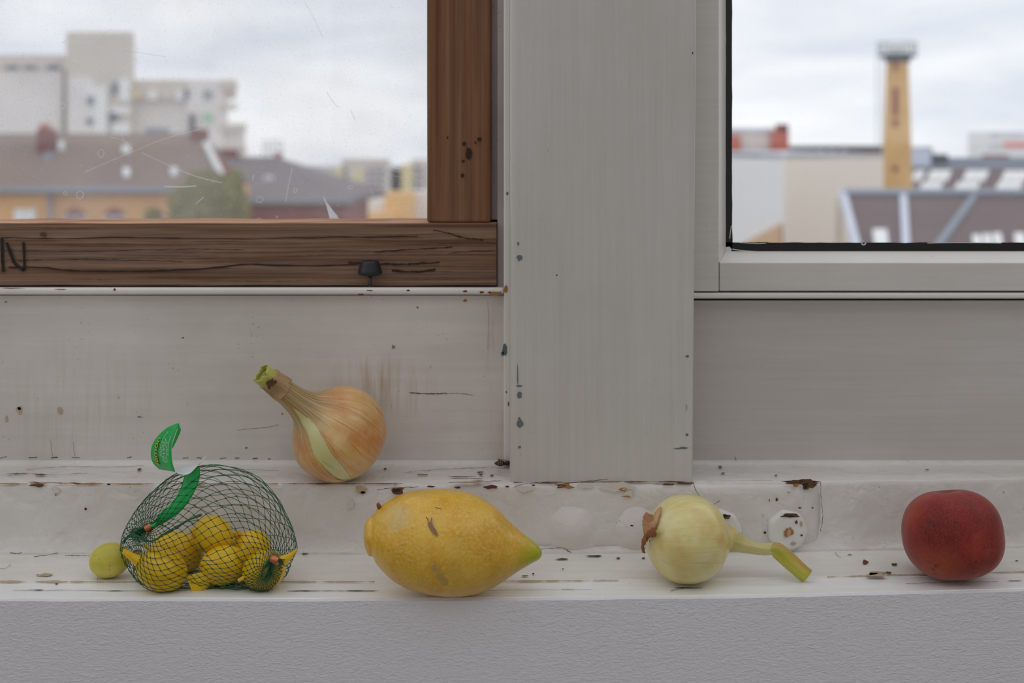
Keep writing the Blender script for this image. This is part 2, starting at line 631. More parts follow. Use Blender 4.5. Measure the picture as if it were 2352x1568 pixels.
# riser with lumpy soft edges, its top is the ledge
prof = [(Y_RISER - 0.006, Z_BOARD - 0.002), (Y_RISER - 0.003, Z_BOARD + 0.002), (Y_RISER - 0.0005, Z_BOARD + 0.007), (Y_RISER, Z_BOARD + 0.012), (Y_RISER, -0.2700), (Y_RISER, -0.2495),
        (Y_RISER + 0.0006, Z_LEDGE - 0.0012), (Y_RISER + 0.0022, Z_LEDGE), (Y_RISER + 0.0200, Z_LEDGE + 0.0004), (Y_PANEL - 0.009, Z_LEDGE + 0.0006), (Y_PANEL - 0.004, Z_LEDGE + 0.0010), (Y_PANEL - 0.0014, Z_LEDGE + 0.0022), (Y_PANEL - 0.0002, Z_LEDGE + 0.0045),
        (Y_PANEL + 0.05, Z_LEDGE + 0.0045), (Y_PANEL + 0.05, Z_BOARD - 0.002)]


def riser_jit(x, k):
    if k >= 12:
        return (-bow(x) * 0.7, 0)
    if k in (9, 10, 11):
        return (-bow(x) * 0.7, 0.0006 * mn.noise(Vector((x * 40, k, 31))))
    return (0.0012 * mn.noise(Vector((x * 38, k * 2.2, 21))), 0.0008 * mn.noise(Vector((x * 46, k * 2.0, 27))))


t3 = struct(extr_x('trim_3', prof, XL, XR, PM['riser'], n=520, bend=0.7, jit=riser_jit, smooth=True))


def rise_Y(x):
    return Y_RISER + 0.7 * bow(x)


def on_riser(px, py, off=0.0):
    Y = Y_RISER
    for _ in range(4):
        Y = rise_Y((px - CX) / F * Y)
    return onV(px, py, Y - off)


# painted-over steel plate on the riser, with bolts
vs, fs = [], []
NXP, NZP = 60, 10
for j in range(NZP + 1):
    for i in range(NXP + 1):
        px = 905 + (1884 - 905) * i / NXP
        py = 1108 + (1262 - 1108) * j / NZP
        e = min(i, NXP - i, 3) / 3.0
        e2 = min(j, NZP - j, 1)
        p = on_riser(px, py, 0.0026 * (e ** 0.5) * (0.25 + 0.75 * e2) + 0.0005 * mn.noise(Vector((i * 0.6, j * 0.7, 4))) - 0.0004)
        vs.append(p)
for j in range(NZP):
    for i in range(NXP):
        a = j * (NXP + 1) + i
        fs.append((a, a + NXP + 1, a + NXP + 2, a + 1))
plate = struct(mk('trim_4', vs, fs, PM['riser'], smooth=True))
sm = plate.modifiers.new('solid', 'SOLIDIFY')
sm.thickness = 0.004
sm.offset = -1


def bolt(px, py, rpx, h, flat, nside, seed):
    c = on_riser(px, py, 0.0012)
    r = rpx / F * c.y
    vs, fs = [], []
    N, K = 40, 10
    for k in range(K + 1):
        t = k / K
        for i in range(N):
            a = 2 * math.pi * i / N
            if flat:   # nut with a flattened top
                q = a % (2 * math.pi / nside) - math.pi / nside
                poly = math.cos(math.pi / nside) / math.cos(q)
                if t < 0.55:
                    rad, hh = 1.0 - 0.10 * (t / 0.55) ** 2, h * (t / 0.55) ** 0.7
                else:
                    rad, hh = 0.90 * (1 - (t - 0.55) / 0.45), h * (1.0 + 0.06 * (t - 0.55))
                rad *= 0.35 + 0.65 * poly if nside else 1
            else:
                rad = 1.25 * (1 - t)
                hh = h * (0.5 + 0.5 * math.cos(math.pi * min(1.0, (1 - t) * 1.0))) ** 0.8
            w = 1 + 0.06 * (1 - t) * mn.noise(Vector((math.cos(a) * 1.4, math.sin(a) * 1.4, seed + t)))
            vs.append(c + Vector((rad * r * math.cos(a) * w, -hh * w, rad * r * math.sin(a) * w)))
    for k in range(K):
        for i in range(N):
            i2 = (i + 1) % N
            fs.append((k * N + i, k * N + i2, (k + 1) * N + i2, (k + 1) * N + i))
    return mk('bolt_head', vs, fs, PM['bolt'] if flat else PM['riser'], plate, smooth=True)


bolt(1311, 1214, 54, 0.0062, False, 0, 1)
bolt(1462, 1216, 52, 0.0066, False, 0, 5)
bolt(1655, 1214, 48, 0.0060, True, 7, 9)
bolt(1807, 1215, 48, 0.0065, True, 7, 14)

# panels between ledge and windows
zt = onV(0, 679, Y_PANEL).z
xr = onV(1160, 0, Y_PANEL).x
t5 = struct(box('trim_5', XL, xr + 0.004, Y_PANEL, Y_PANEL + 0.05, Z_LEDGE - 0.005, zt, PM['panel']))
zt2 = onV(0, 690, Y_PANEL).z
x2 = onV(1585, 0, Y_PANEL).x
t6 = struct(box('trim_6', x2, XR, Y_PANEL, Y_PANEL + 0.05, Z_LEDGE - 0.005, zt2, PM['panel2']))

# centre post, its left arris well rounded
pl_t, pr_t = onV(1171, 0, Y_POST).x, onV(1599.5, 0, Y_POST).x
pr_b = onV(1591, 0, Y_POST).x
zb = Z_LEDGE - 0.0006


def post_ring(z):
    f = (z - zb) / (0.105 - zb)
    xr_ = pr_b + (pr_t - pr_b) * f
    ring = []
    R = 0.0055
    for i in range(9):
        a = math.pi + (math.pi / 2) * i / 8
        ring.append((pl_t + R + R * math.cos(a), Y_POST + R + R * math.sin(a), z))
    R = 0.0016
    for i in range(6):
        a = 1.5 * math.pi + (math.pi / 2) * i / 5
        ring.append((xr_ - R + R * math.cos(a), Y_POST + R + R * math.sin(a), z))
    ring.append((xr_, 1.20, z))
    ring.append((pl_t, 1.20, z))
    return ring


vs, fs = [], []
zs = [zb, zb + 0.0015] + [zb + (2.3 - zb) * i / 30 for i in range(1, 31)]
for z in zs:
    vs.extend(post_ring(z))
m = 17
for i in range(len(zs) - 1):
    for k in range(m):
        k2 = (k + 1) % m
        fs.append((i * m + k, i * m + k2, (i + 1) * m + k2, (i + 1) * m + k))
fs.append(tuple(reversed(range(m))))
fs.append(tuple((len(zs) - 1) * m + k for k in range(m)))
post = struct(mk('trim_7', vs, fs, PM['post'], smooth=True, angle=40))

# lintel above the windows
struct(box('wall_above_windows', XL, XR, 1.05, 1.25, 2.25, Z_CEIL, PM['plain_wall']))

struct(box('wall_beside_left_window', XL, -2.15, 1.05, 1.25, -0.14, 2.25, PM['plain_wall']))
struct(box('wall_beside_right_window', 2.15, XR, 1.05, 1.25, -0.14, 2.25, PM['plain_wall']))

# left window frame: stop strip beside the post, jamb behind, bead and inner sill
stop = struct(pbox('trim_8', 1157, 1173.5, -6000, 1072, 1.079, 0.03, PM['bead'], bevel=0.0015))
struct(pbox('trim_9', 1080, 1170, -6000, 700, 1.154, 0.05, PM['jamb']))
struct(pbox('trim_14', 1142.5, 1168, -6000, 668, 1.109, 0.045, PM['jamb']))
struct(pbox('trim_15', 1129, 1146, -6000, 504, 1.114, 0.034, PM['jamb']))
za, zb2 = onV(0, 661, Y_BEAD).z, onV(0, 677, Y_BEAD).z
bead = struct(box('trim_10', XL, onV(1157.5, 0, Y_BEAD).x, Y_BEAD, Y_BEAD + 0.0085, zb2, za, PM['bead'], bevel=0.0022))
struct(box('trim_11', XL, onV(1172, 0, Y_BEAD).x, Y_BEAD + 0.0085, 1.22, zb2 - 0.004, za - 0.0022, PM['jamb']))

# ------------------------------------------------------------------ window_1: timber inner frame with dusty pane
w1 = thing('window_1', None, None, (-0.5, Y_WOOD, onV(0, 656, Y_WOOD).z), kind='structure')
w1['label'] = 'left window in a raw brown timber frame with dusty scratched glass'
xb = onV(1141, 0, Y_WOOD).x
zb_, zt_ = onV(0, 656, Y_WOOD).z, onV(0, 512, Y_WOOD).z
XW = -2.2


def plank(name, x0, x1, y0, y1, z0, z1, mat, parent, axis, amp, seed, bev=0.0014, n=120):
    """a plank with a slightly wavy sawn surface"""
    vs, fs = [], []
    for i in range(n + 1):
        t = i / n
        ring = [(0, 0), (1, 0), (1, 1), (0, 1)]
        for k, (a, b) in enumerate(ring):
            j = amp * mn.noise(Vector((t * 30 + seed, k * 5.0, seed)))
            j2 = amp * mn.noise(Vector((t * 42 + seed, k * 5.0 + 2, seed + 4)))
            if axis == 0:
                vs.append((x0 + (x1 - x0) * t, (y0, y1)[a] + j * 0.5, (z0, z1)[b] + j2))
            else:
                vs.append(((x0, x1)[b] + j2, (y0, y1)[a] + j * 0.5, z0 + (z1 - z0) * t))
    for i in range(n):
        for k in range(4):
            k2 = (k + 1) % 4
            q = (i * 4 + k, (i + 1) * 4 + k, (i + 1) * 4 + k2, i * 4 + k2)
            fs.append(q if axis == 2 else tuple(reversed(q)))
    e1 = (0, 1, 2, 3)
    e2 = tuple(n * 4 + k for k in (3, 2, 1, 0))
    fs.extend([e1, e2] if axis == 2 else [tuple(reversed(e1)), tuple(reversed(e2))])
    return mk(name, vs, fs, mat, parent, bevel=bev, seg=2)


rail = plank('frame_rail', XW, xb, Y_WOOD, Y_WOOD + 0.044, zb_, zt_, PM['wood_h'], w1, 0, 0.0006, 3.0, 0.0008, 260)
# the sawn upper edge of the rail catches the sky: that light is painted as paler wood
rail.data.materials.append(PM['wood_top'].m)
for q_ in rail.data.vertices:      # sawn slightly out of square: the far upper edge stands higher
    if q_.co.z > 0.02 and q_.co.y > 0.02:
        q_.co.z += 0.0012
rail.data.update()
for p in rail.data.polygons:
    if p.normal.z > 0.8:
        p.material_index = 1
stile = plank('frame_stile', onV(980.5, 0, Y_WOOD).x, onV(1128, 0, Y_WOOD).x, Y_WOOD, Y_WOOD + 0.044, zt_ + 0.0003, 2.2, PM['wood_v'], w1, 2, 0.0004, 8.0, 0.0022, 60)
plank('frame_stile', XW, XW + 0.05, Y_WOOD, Y_WOOD + 0.044, zt_ + 0.0003, 2.2, PM['wood_v'], w1, 2, 0.0004, 12.0, 0.0022, 40)
pane1 = box('pane', XW, onV(1128, 0, 1.149).x, 1.1495, 1.1535, zb_ + 0.02, 2.2, PM['glass_dirty'], w1)


def ribbon(name, pts, w, mat, parent, nrm=(0, -1, 0), off=0.0):
    """thin flat stroke along points lying in a surface with normal nrm, w = half width (number or list)"""
    N = Vector(nrm).normalized()
    P = [Vector(p) + N * off for p in pts]
    vs, fs = [], []
    n = len(P)
    for i, p in enumerate(P):
        t = (P[min(i + 1, n - 1)] - P[max(i - 1, 0)]).normalized()
        s = N.cross(t).normalized()
        ww = w[i] if isinstance(w, (list, tuple)) else w
        vs.append(p + s * ww)
        vs.append(p - s * ww)
    for i in range(n - 1):
        fs.append((2 * i, 2 * i + 1, 2 * i + 3, 2 * i + 2))
    return mk(name, vs, fs, mat, parent)


PXM = 1.15 / F
for pts, wpx in [([(140, 96), (250, 112), (300, 118), (380, 130)], 0.8), ([(262, 128), (300, 136), (315, 138)], 1.0),
                 ([(30, 232), (72, 222)], 0.7), ([(5, 135), (60, 145), (95, 152)], 0.6), ([(195, 395), (300, 350), (380, 318), (460, 297)], 0.7),
                 ([(250, 315), (285, 322), (305, 342)], 0.8), ([(280, 310), (286, 325)], 0.7), ([(325, 350), (400, 385), (450, 405), (510, 420)], 0.8),
                 ([(378, 428), (415, 429), (450, 427)], 1.3), ([(672, 385), (664, 420), (656, 462)], 0.7), ([(580, 412), (583, 402)], 1.0),
                 ([(750, 212), (770, 240), (778, 246)], 0.7), ([(806, 253), (815, 275)], 0.9), ([(700, 5), (725, 50), (742, 88)], 0.6),
                 ([(140, 100), (156, 90)], 0.8), ([(900, 385), (940, 395), (975, 410)], 0.6), ([(905, 392), (945, 405), (977, 420)], 0.6), ([(915, 383), (955, 400), (977, 408)], 0.6), ([(890, 400), (935, 412), (976, 428)], 0.6), ([(900, 378), (940, 388), (972, 399)], 0.5),
                 ([(850, 430), (862, 462)], 0.6), ([(330, 178), (326, 212)], 0.6), ([(362, 200), (378, 184)], 0.7), ([(450, 468), (468, 452)], 0.8)]:
    ribbon('scratch', [onV(a, b, 1.1492) for a, b in cr(pts, 10)], wpx * PXM, PM['scratch'], pane1)
# dried drip rings on the pane
for cx, cy, rx, ry in [(142, 243, 8, 7), (165, 207, 7, 7), (232, 352, 7, 9), (184, 448, 8, 9), (596, 458, 8, 7), (678, 437, 4, 5), (54, 161, 5, 4), (240, 79, 4, 4), (150, 444, 4, 4), (636, 498, 3, 2), (595, 505, 6, 4), (805, 430, 5, 4)]:
    pts = [onV(cx + rx * math.cos(a) * (1 + 0.25 * mn.noise(Vector((math.cos(a), math.sin(a), cx)))), cy + ry * math.sin(a), 1.1492) for a in [i * math.pi / 8 for i in range(17)]]
    ribbon('drip_mark', pts, 0.7 * PXM, PM['scratch'], pane1)
# torn white scrap of film at the bottom of the pane
sc_pts = [(741, 449), (747, 455), (750, 464), (757, 472), (763, 481), (768, 487), (774, 494), (782, 508), (758, 508), (756, 497), (752, 482), (749, 470), (744, 458)]
mk('film_scrap', [onV(a, b, 1.1490) for a, b in sc_pts] + [onV(a, b, 1.1495) for a, b in sc_pts],
   [tuple(range(13))] + [(i, (i + 1) % 13, 13 + (i + 1) % 13, 13 + i) for i in range(13)], PM['film'], pane1)

# black marker letters on the rail
PM['marker'] = Mat('black_marker_ink', (26, 22, 22), 0.7)
s = Y_WOOD / F
for pts, w0 in [([(4, 545), (5, 570), (6, 600), (8, 624)], 3.6), ([(15, 557), (24, 580), (33, 603), (44, 613), (55, 622)], 3.4), ([(54, 556), (55, 580), (56, 605), (56, 620)], 3.0)]:
    P = cr(pts, 14)
    ribbon('marker_stroke', [onV(a, b, Y_WOOD - 0.0012) for a, b in P], [w0 * s * (0.85 + 0.35 * random.random()) for _ in P], PM['marker'], rail)
# dark open cracks along the grain of the rail
for pts, w0 in [([(20, 614), (90, 614), (160, 621), (250, 623), (330, 622), (400, 620), (480, 616), (560, 607), (640, 609), (760, 610), (820, 606)], 1.9),
                ([(0, 545), (120, 548), (300, 545), (420, 547), (560, 548), (700, 546), (830, 544), (960, 543)], 1.3), ([(995, 528), (1030, 536), (1070, 546), (1110, 551)], 1.8), ([(860, 578), (930, 574), (1000, 570), (1040, 567)], 1.4),
                ([(800, 602), (870, 606), (940, 606), (1010, 602)], 2.2), ([(900, 622), (960, 624), (1000, 618)], 2.8), ([(40, 598), (200, 596), (420, 600)], 0.9), ([(0, 575), (180, 577), (400, 572), (560, 574)], 0.8), ([(1030, 582), (1080, 577), (1140, 575)], 0.9)]:
    P = cr(pts, 40)
    ribbon('grain_crack', [onV(a, b + 1.6 * mn.noise(Vector((a * 0.05, w0, 0))), Y_WOOD - 0.0009) for a, b in P], [w0 * s * (0.45 + 0.75 * random.random()) for _ in P], PM['chip_dark'], rail)
# finer growth lines
PM['grain'] = Mat('brown_grain_line', (104, 70, 48), 0.8)
rg_ = random.Random(11)
for i_ in range(34):
    y_ = rg_.uniform(518, 650)
    x_ = rg_.uniform(-60, 1000)
    l_ = rg_.uniform(120, 520)
    P = [(min(x_ + l_ * t / 30, 1138), y_ + 3.5 * mn.noise(Vector(((x_ + l_ * t / 30) * 0.006, y_ * 0.02, 2)))) for t in range(31)]
    ribbon('grain_line', [onV(a, b, Y_WOOD - 0.0007) for a, b in P], [rg_.uniform(0.3, 1.0) * s * math.sin(math.pi * (t + 0.5) / 31) for t in range(31)], PM['grain'], rail)
# knot
kn = [onV(99 + 8 * math.cos(i * 0.5236) * (1 + .1 * math.sin(i * 2)), 538 + 5.5 * math.sin(i * 0.5236), Y_WOOD - 0.0008) for i in range(12)]
mk('knot', kn, [tuple(range(12))], PM['chip_brown'], rail)
# mould spots on the stile
for cx, cy, rx, ry in [(1077, 352, 7, 14), (1066, 330, 4, 5), (1101, 320, 5, 5), (1092, 327, 2, 3), (1064, 370, 4, 3), (1062, 403, 4, 5), (1028, 316, 2, 3)]:
    pts = [onV(cx + rx * math.cos(a) * (1 + 0.5 * mn.noise(Vector((math.cos(a) * 2, math.sin(a) * 2, cx)))), cy + ry * math.sin(a) * (1 + 0.4 * mn.noise(Vector((math.cos(a) * 2, 3 + math.sin(a) * 2, cx)))), Y_WOOD - 0.0009) for a in [i * math.pi / 7 for i in range(14)]]
    mk('mould_spot', pts, [tuple(range(14))], PM['chip_dark'], stile)

# ------------------------------------------------------------------ window_2: white sash with black putty
w2 = thing('window_2', None, None, (0.5, 1.075, onV(0, 668, 1.075).z), kind='structure')
w2['label'] = 'right window in a white painted sash with black glazing putty'
YS = 1.074
XWR = 2.2
p = onV
pbox('stile', 1585, 1651.4, -6000, 669, YS, 0.05, PM['sash'], w2, bevel=0.0008)
a, b = onV(1652.6, 668, YS), onV(0, 603, YS)
box('bottom_rail', a.x, XWR, YS, YS + 0.05, a.z, b.z, PM['sash'], w2, bevel=0.0008)
# sloped glazing beads
YB = 1.088
A, B = onV(1651.5, 604, YS), onV(1667, 577, YB)
zt = 2.2
mk('glazing_bead', [(A.x, YS + 0.001, A.z), (XWR, YS + 0.001, A.z), (XWR, YB, B.z), (B.x, YB, B.z), (A.x, YB + 0.006, A.z), (XWR, YB + 0.006, A.z), (XWR, YB + 0.006, B.z), (B.x, YB + 0.006, B.z)],
   [(0, 1, 2, 3), (4, 7, 6, 5), (0, 4, 5, 1), (1, 5, 6, 2), (2, 6, 7, 3), (3, 7, 4, 0)], PM['bead'], w2, bevel=0.0006)
mk('glazing_bead', [(A.x, YS + 0.001, A.z), (B.x, YB, B.z), (B.x, YB, zt), (A.x, YS + 0.001, zt), (A.x, YB + 0.006, A.z), (B.x, YB + 0.006, B.z), (B.x, YB + 0.006, zt), (A.x, YB + 0.006, zt)],
   [(0, 1, 2, 3), (4, 7, 6, 5), (0, 4, 5, 1), (1, 5, 6, 2), (2, 6, 7, 3), (3, 7, 4, 0)], PM['bead'], w2, bevel=0.0006)
# black putty with a ragged edge on the glass
YP = 1.0895
ptv, ptf = [], []
xs = [1666 + (5200 - 1666) * i / 420 for i in range(421)]
for x in xs:
    top = 557 + 1.2 * mn.noise(Vector((x * 0.02, 0, 0))) + 0.8 * mn.noise(Vector((x * 0.11, 3, 0))) - (1.5 if 1700 < x < 1760 else 0)
    bot = 577 + 0.8 * mn.noise(Vector((x * 0.05, 8, 0)))
    ptv += [onV(x, bot, YP), onV(x, top, YP), onV(x, top, YP + 0.006), onV(x, bot, YP + 0.006)]
for i in range(420):
    for k in range(4):
        k2 = (k + 1) % 4
        ptf.append((i * 4 + k, i * 4 + k2, i * 4 + 4 + k2, i * 4 + 4 + k))
ptf += [(0, 3, 2, 1), (1680, 1681, 1682, 1683)]
mk('putty', ptv, ptf, PM['black'], w2)
ptv, ptf = [], []
for i in range(221):
    y = 577 - 6000 * i / 220
    r = 1681.5 + 1.0 * mn.noise(Vector((y * 0.02, 5, 0))) + (3 * math.exp(-((y - 555) / 6) ** 2))
    l = 1667 + 0.8 * mn.noise(Vector((y * 0.06, 9, 0)))
    ptv += [onV(l, y, YP), onV(r, y, YP), onV(r, y, YP + 0.006), onV(l, y, YP + 0.006)]
for i in range(220):
    for k in range(4):
        k2 = (k + 1) % 4
        ptf.append((i * 4 + k, i * 4 + 4 + k, i * 4 + 4 + k2, i * 4 + k2))
ptf += [(0, 1, 2, 3), (880, 883, 882, 881)]
mk('putty', ptv, ptf, PM['black'], w2)
g = onV(1655, 590, 1.0955)
box('pane', g.x, XWR, 1.0956, 1.0996, g.z, zt, PM['glass_clean'], w2)
# paint smears across putty
PM['smear'] = Mat('white_paint_smear', (220, 219, 214), 0.5)
for pts, w0 in [([(1682, 572), (1710, 576), (1748, 578)], 1.0), ([(1676, 548), (1678, 530), (1680, 518)], 0.8), ([(1700, 557), (1740, 559), (1760, 558)], 0.7), ([(1978, 559), (1984, 562), (1989, 558)], 1.4), ([(2130, 558), (2200, 557), (2300, 558)], 0.7)]:
    ribbon('paint_smear', [onV(a_, b_, YP - 0.0004) for a_, b_ in cr(pts, 8)], w0 * YP / F, PM['smear'], w2)
sp = [onV(1672 + 11 * math.cos(i * 0.45) * (0.7 + 0.5 * random.random()), 573 + 8 * math.sin(i * 0.45) * (0.6 + 0.5 * random.random()), YP - 0.0005) for i in range(14)]
mk('paint_smear', sp, [tuple(range(14))], PM['smear'], w2)
# bead below the sash with open joint under it
za, zb3 = onV(0, 672, Y_BEAD - 0.004).z, onV(0, 686, Y_BEAD - 0.004).z
xl2 = onV(1597, 0, Y_BEAD).x
bead2 = struct(box('trim_12', xl2 - 0.004, XR, Y_BEAD - 0.004, Y_BEAD + 0.05, zb3, za, PM['bead'], bevel=0.0018))
PM['gap'] = Mat('dark_joint', (14, 13, 12), 0.9)
struct(box('trim_13', xl2 - 0.004, XR, Y_PANEL + 0.004, Y_PANEL + 0.05, zt2 - 0.001, zb3 + 0.001, PM['gap']))

# ------------------------------------------------------------------ chips, cracks and scratches in the old paint
def chip(surf, cx, cy, rx, ry, mat, parent, seed=None, n=16, rag=0.45):
    seed = seed if seed is not None else cx * 0.37 + cy
    pts = []
    for i in range(n):
        a = 2 * math.pi * i / n
        r = 1 + rag * 1.6 * mn.noise(Vector((math.cos(a) * 1.7, math.sin(a) * 1.7, seed)))
        pts.append(surf(cx + rx * r * math.cos(a), cy - ry * r * math.sin(a)))
    return mk('paint_chip', pts, [tuple(range(n))], PM[mat], parent)


S_riser = lambda a, b: on_riser(a, b, 0.0014)
S_plate = lambda a, b: on_riser(a, b, 0.0038)
S_ledge = lambda a, b: onH(a, b, Z_LEDGE + 0.0016)
S_board = lambda a, b: onH(a, b, Z_BOARD + 0.0010)
S_strip = lambda a, b: onH(a, b, Z_STRIP + 0.0006)
S_panel = lambda a, b: onV(a, b, Y_PANEL - 0.0003)
S_post = lambda a, b: onV(a, b, Y_POST - 0.0003)
S_bead = lambda a, b: onV(a, b, Y_BEAD - 0.0003)
S_stop = lambda a, b: onV(a, b, 1.079 - 0.0003)

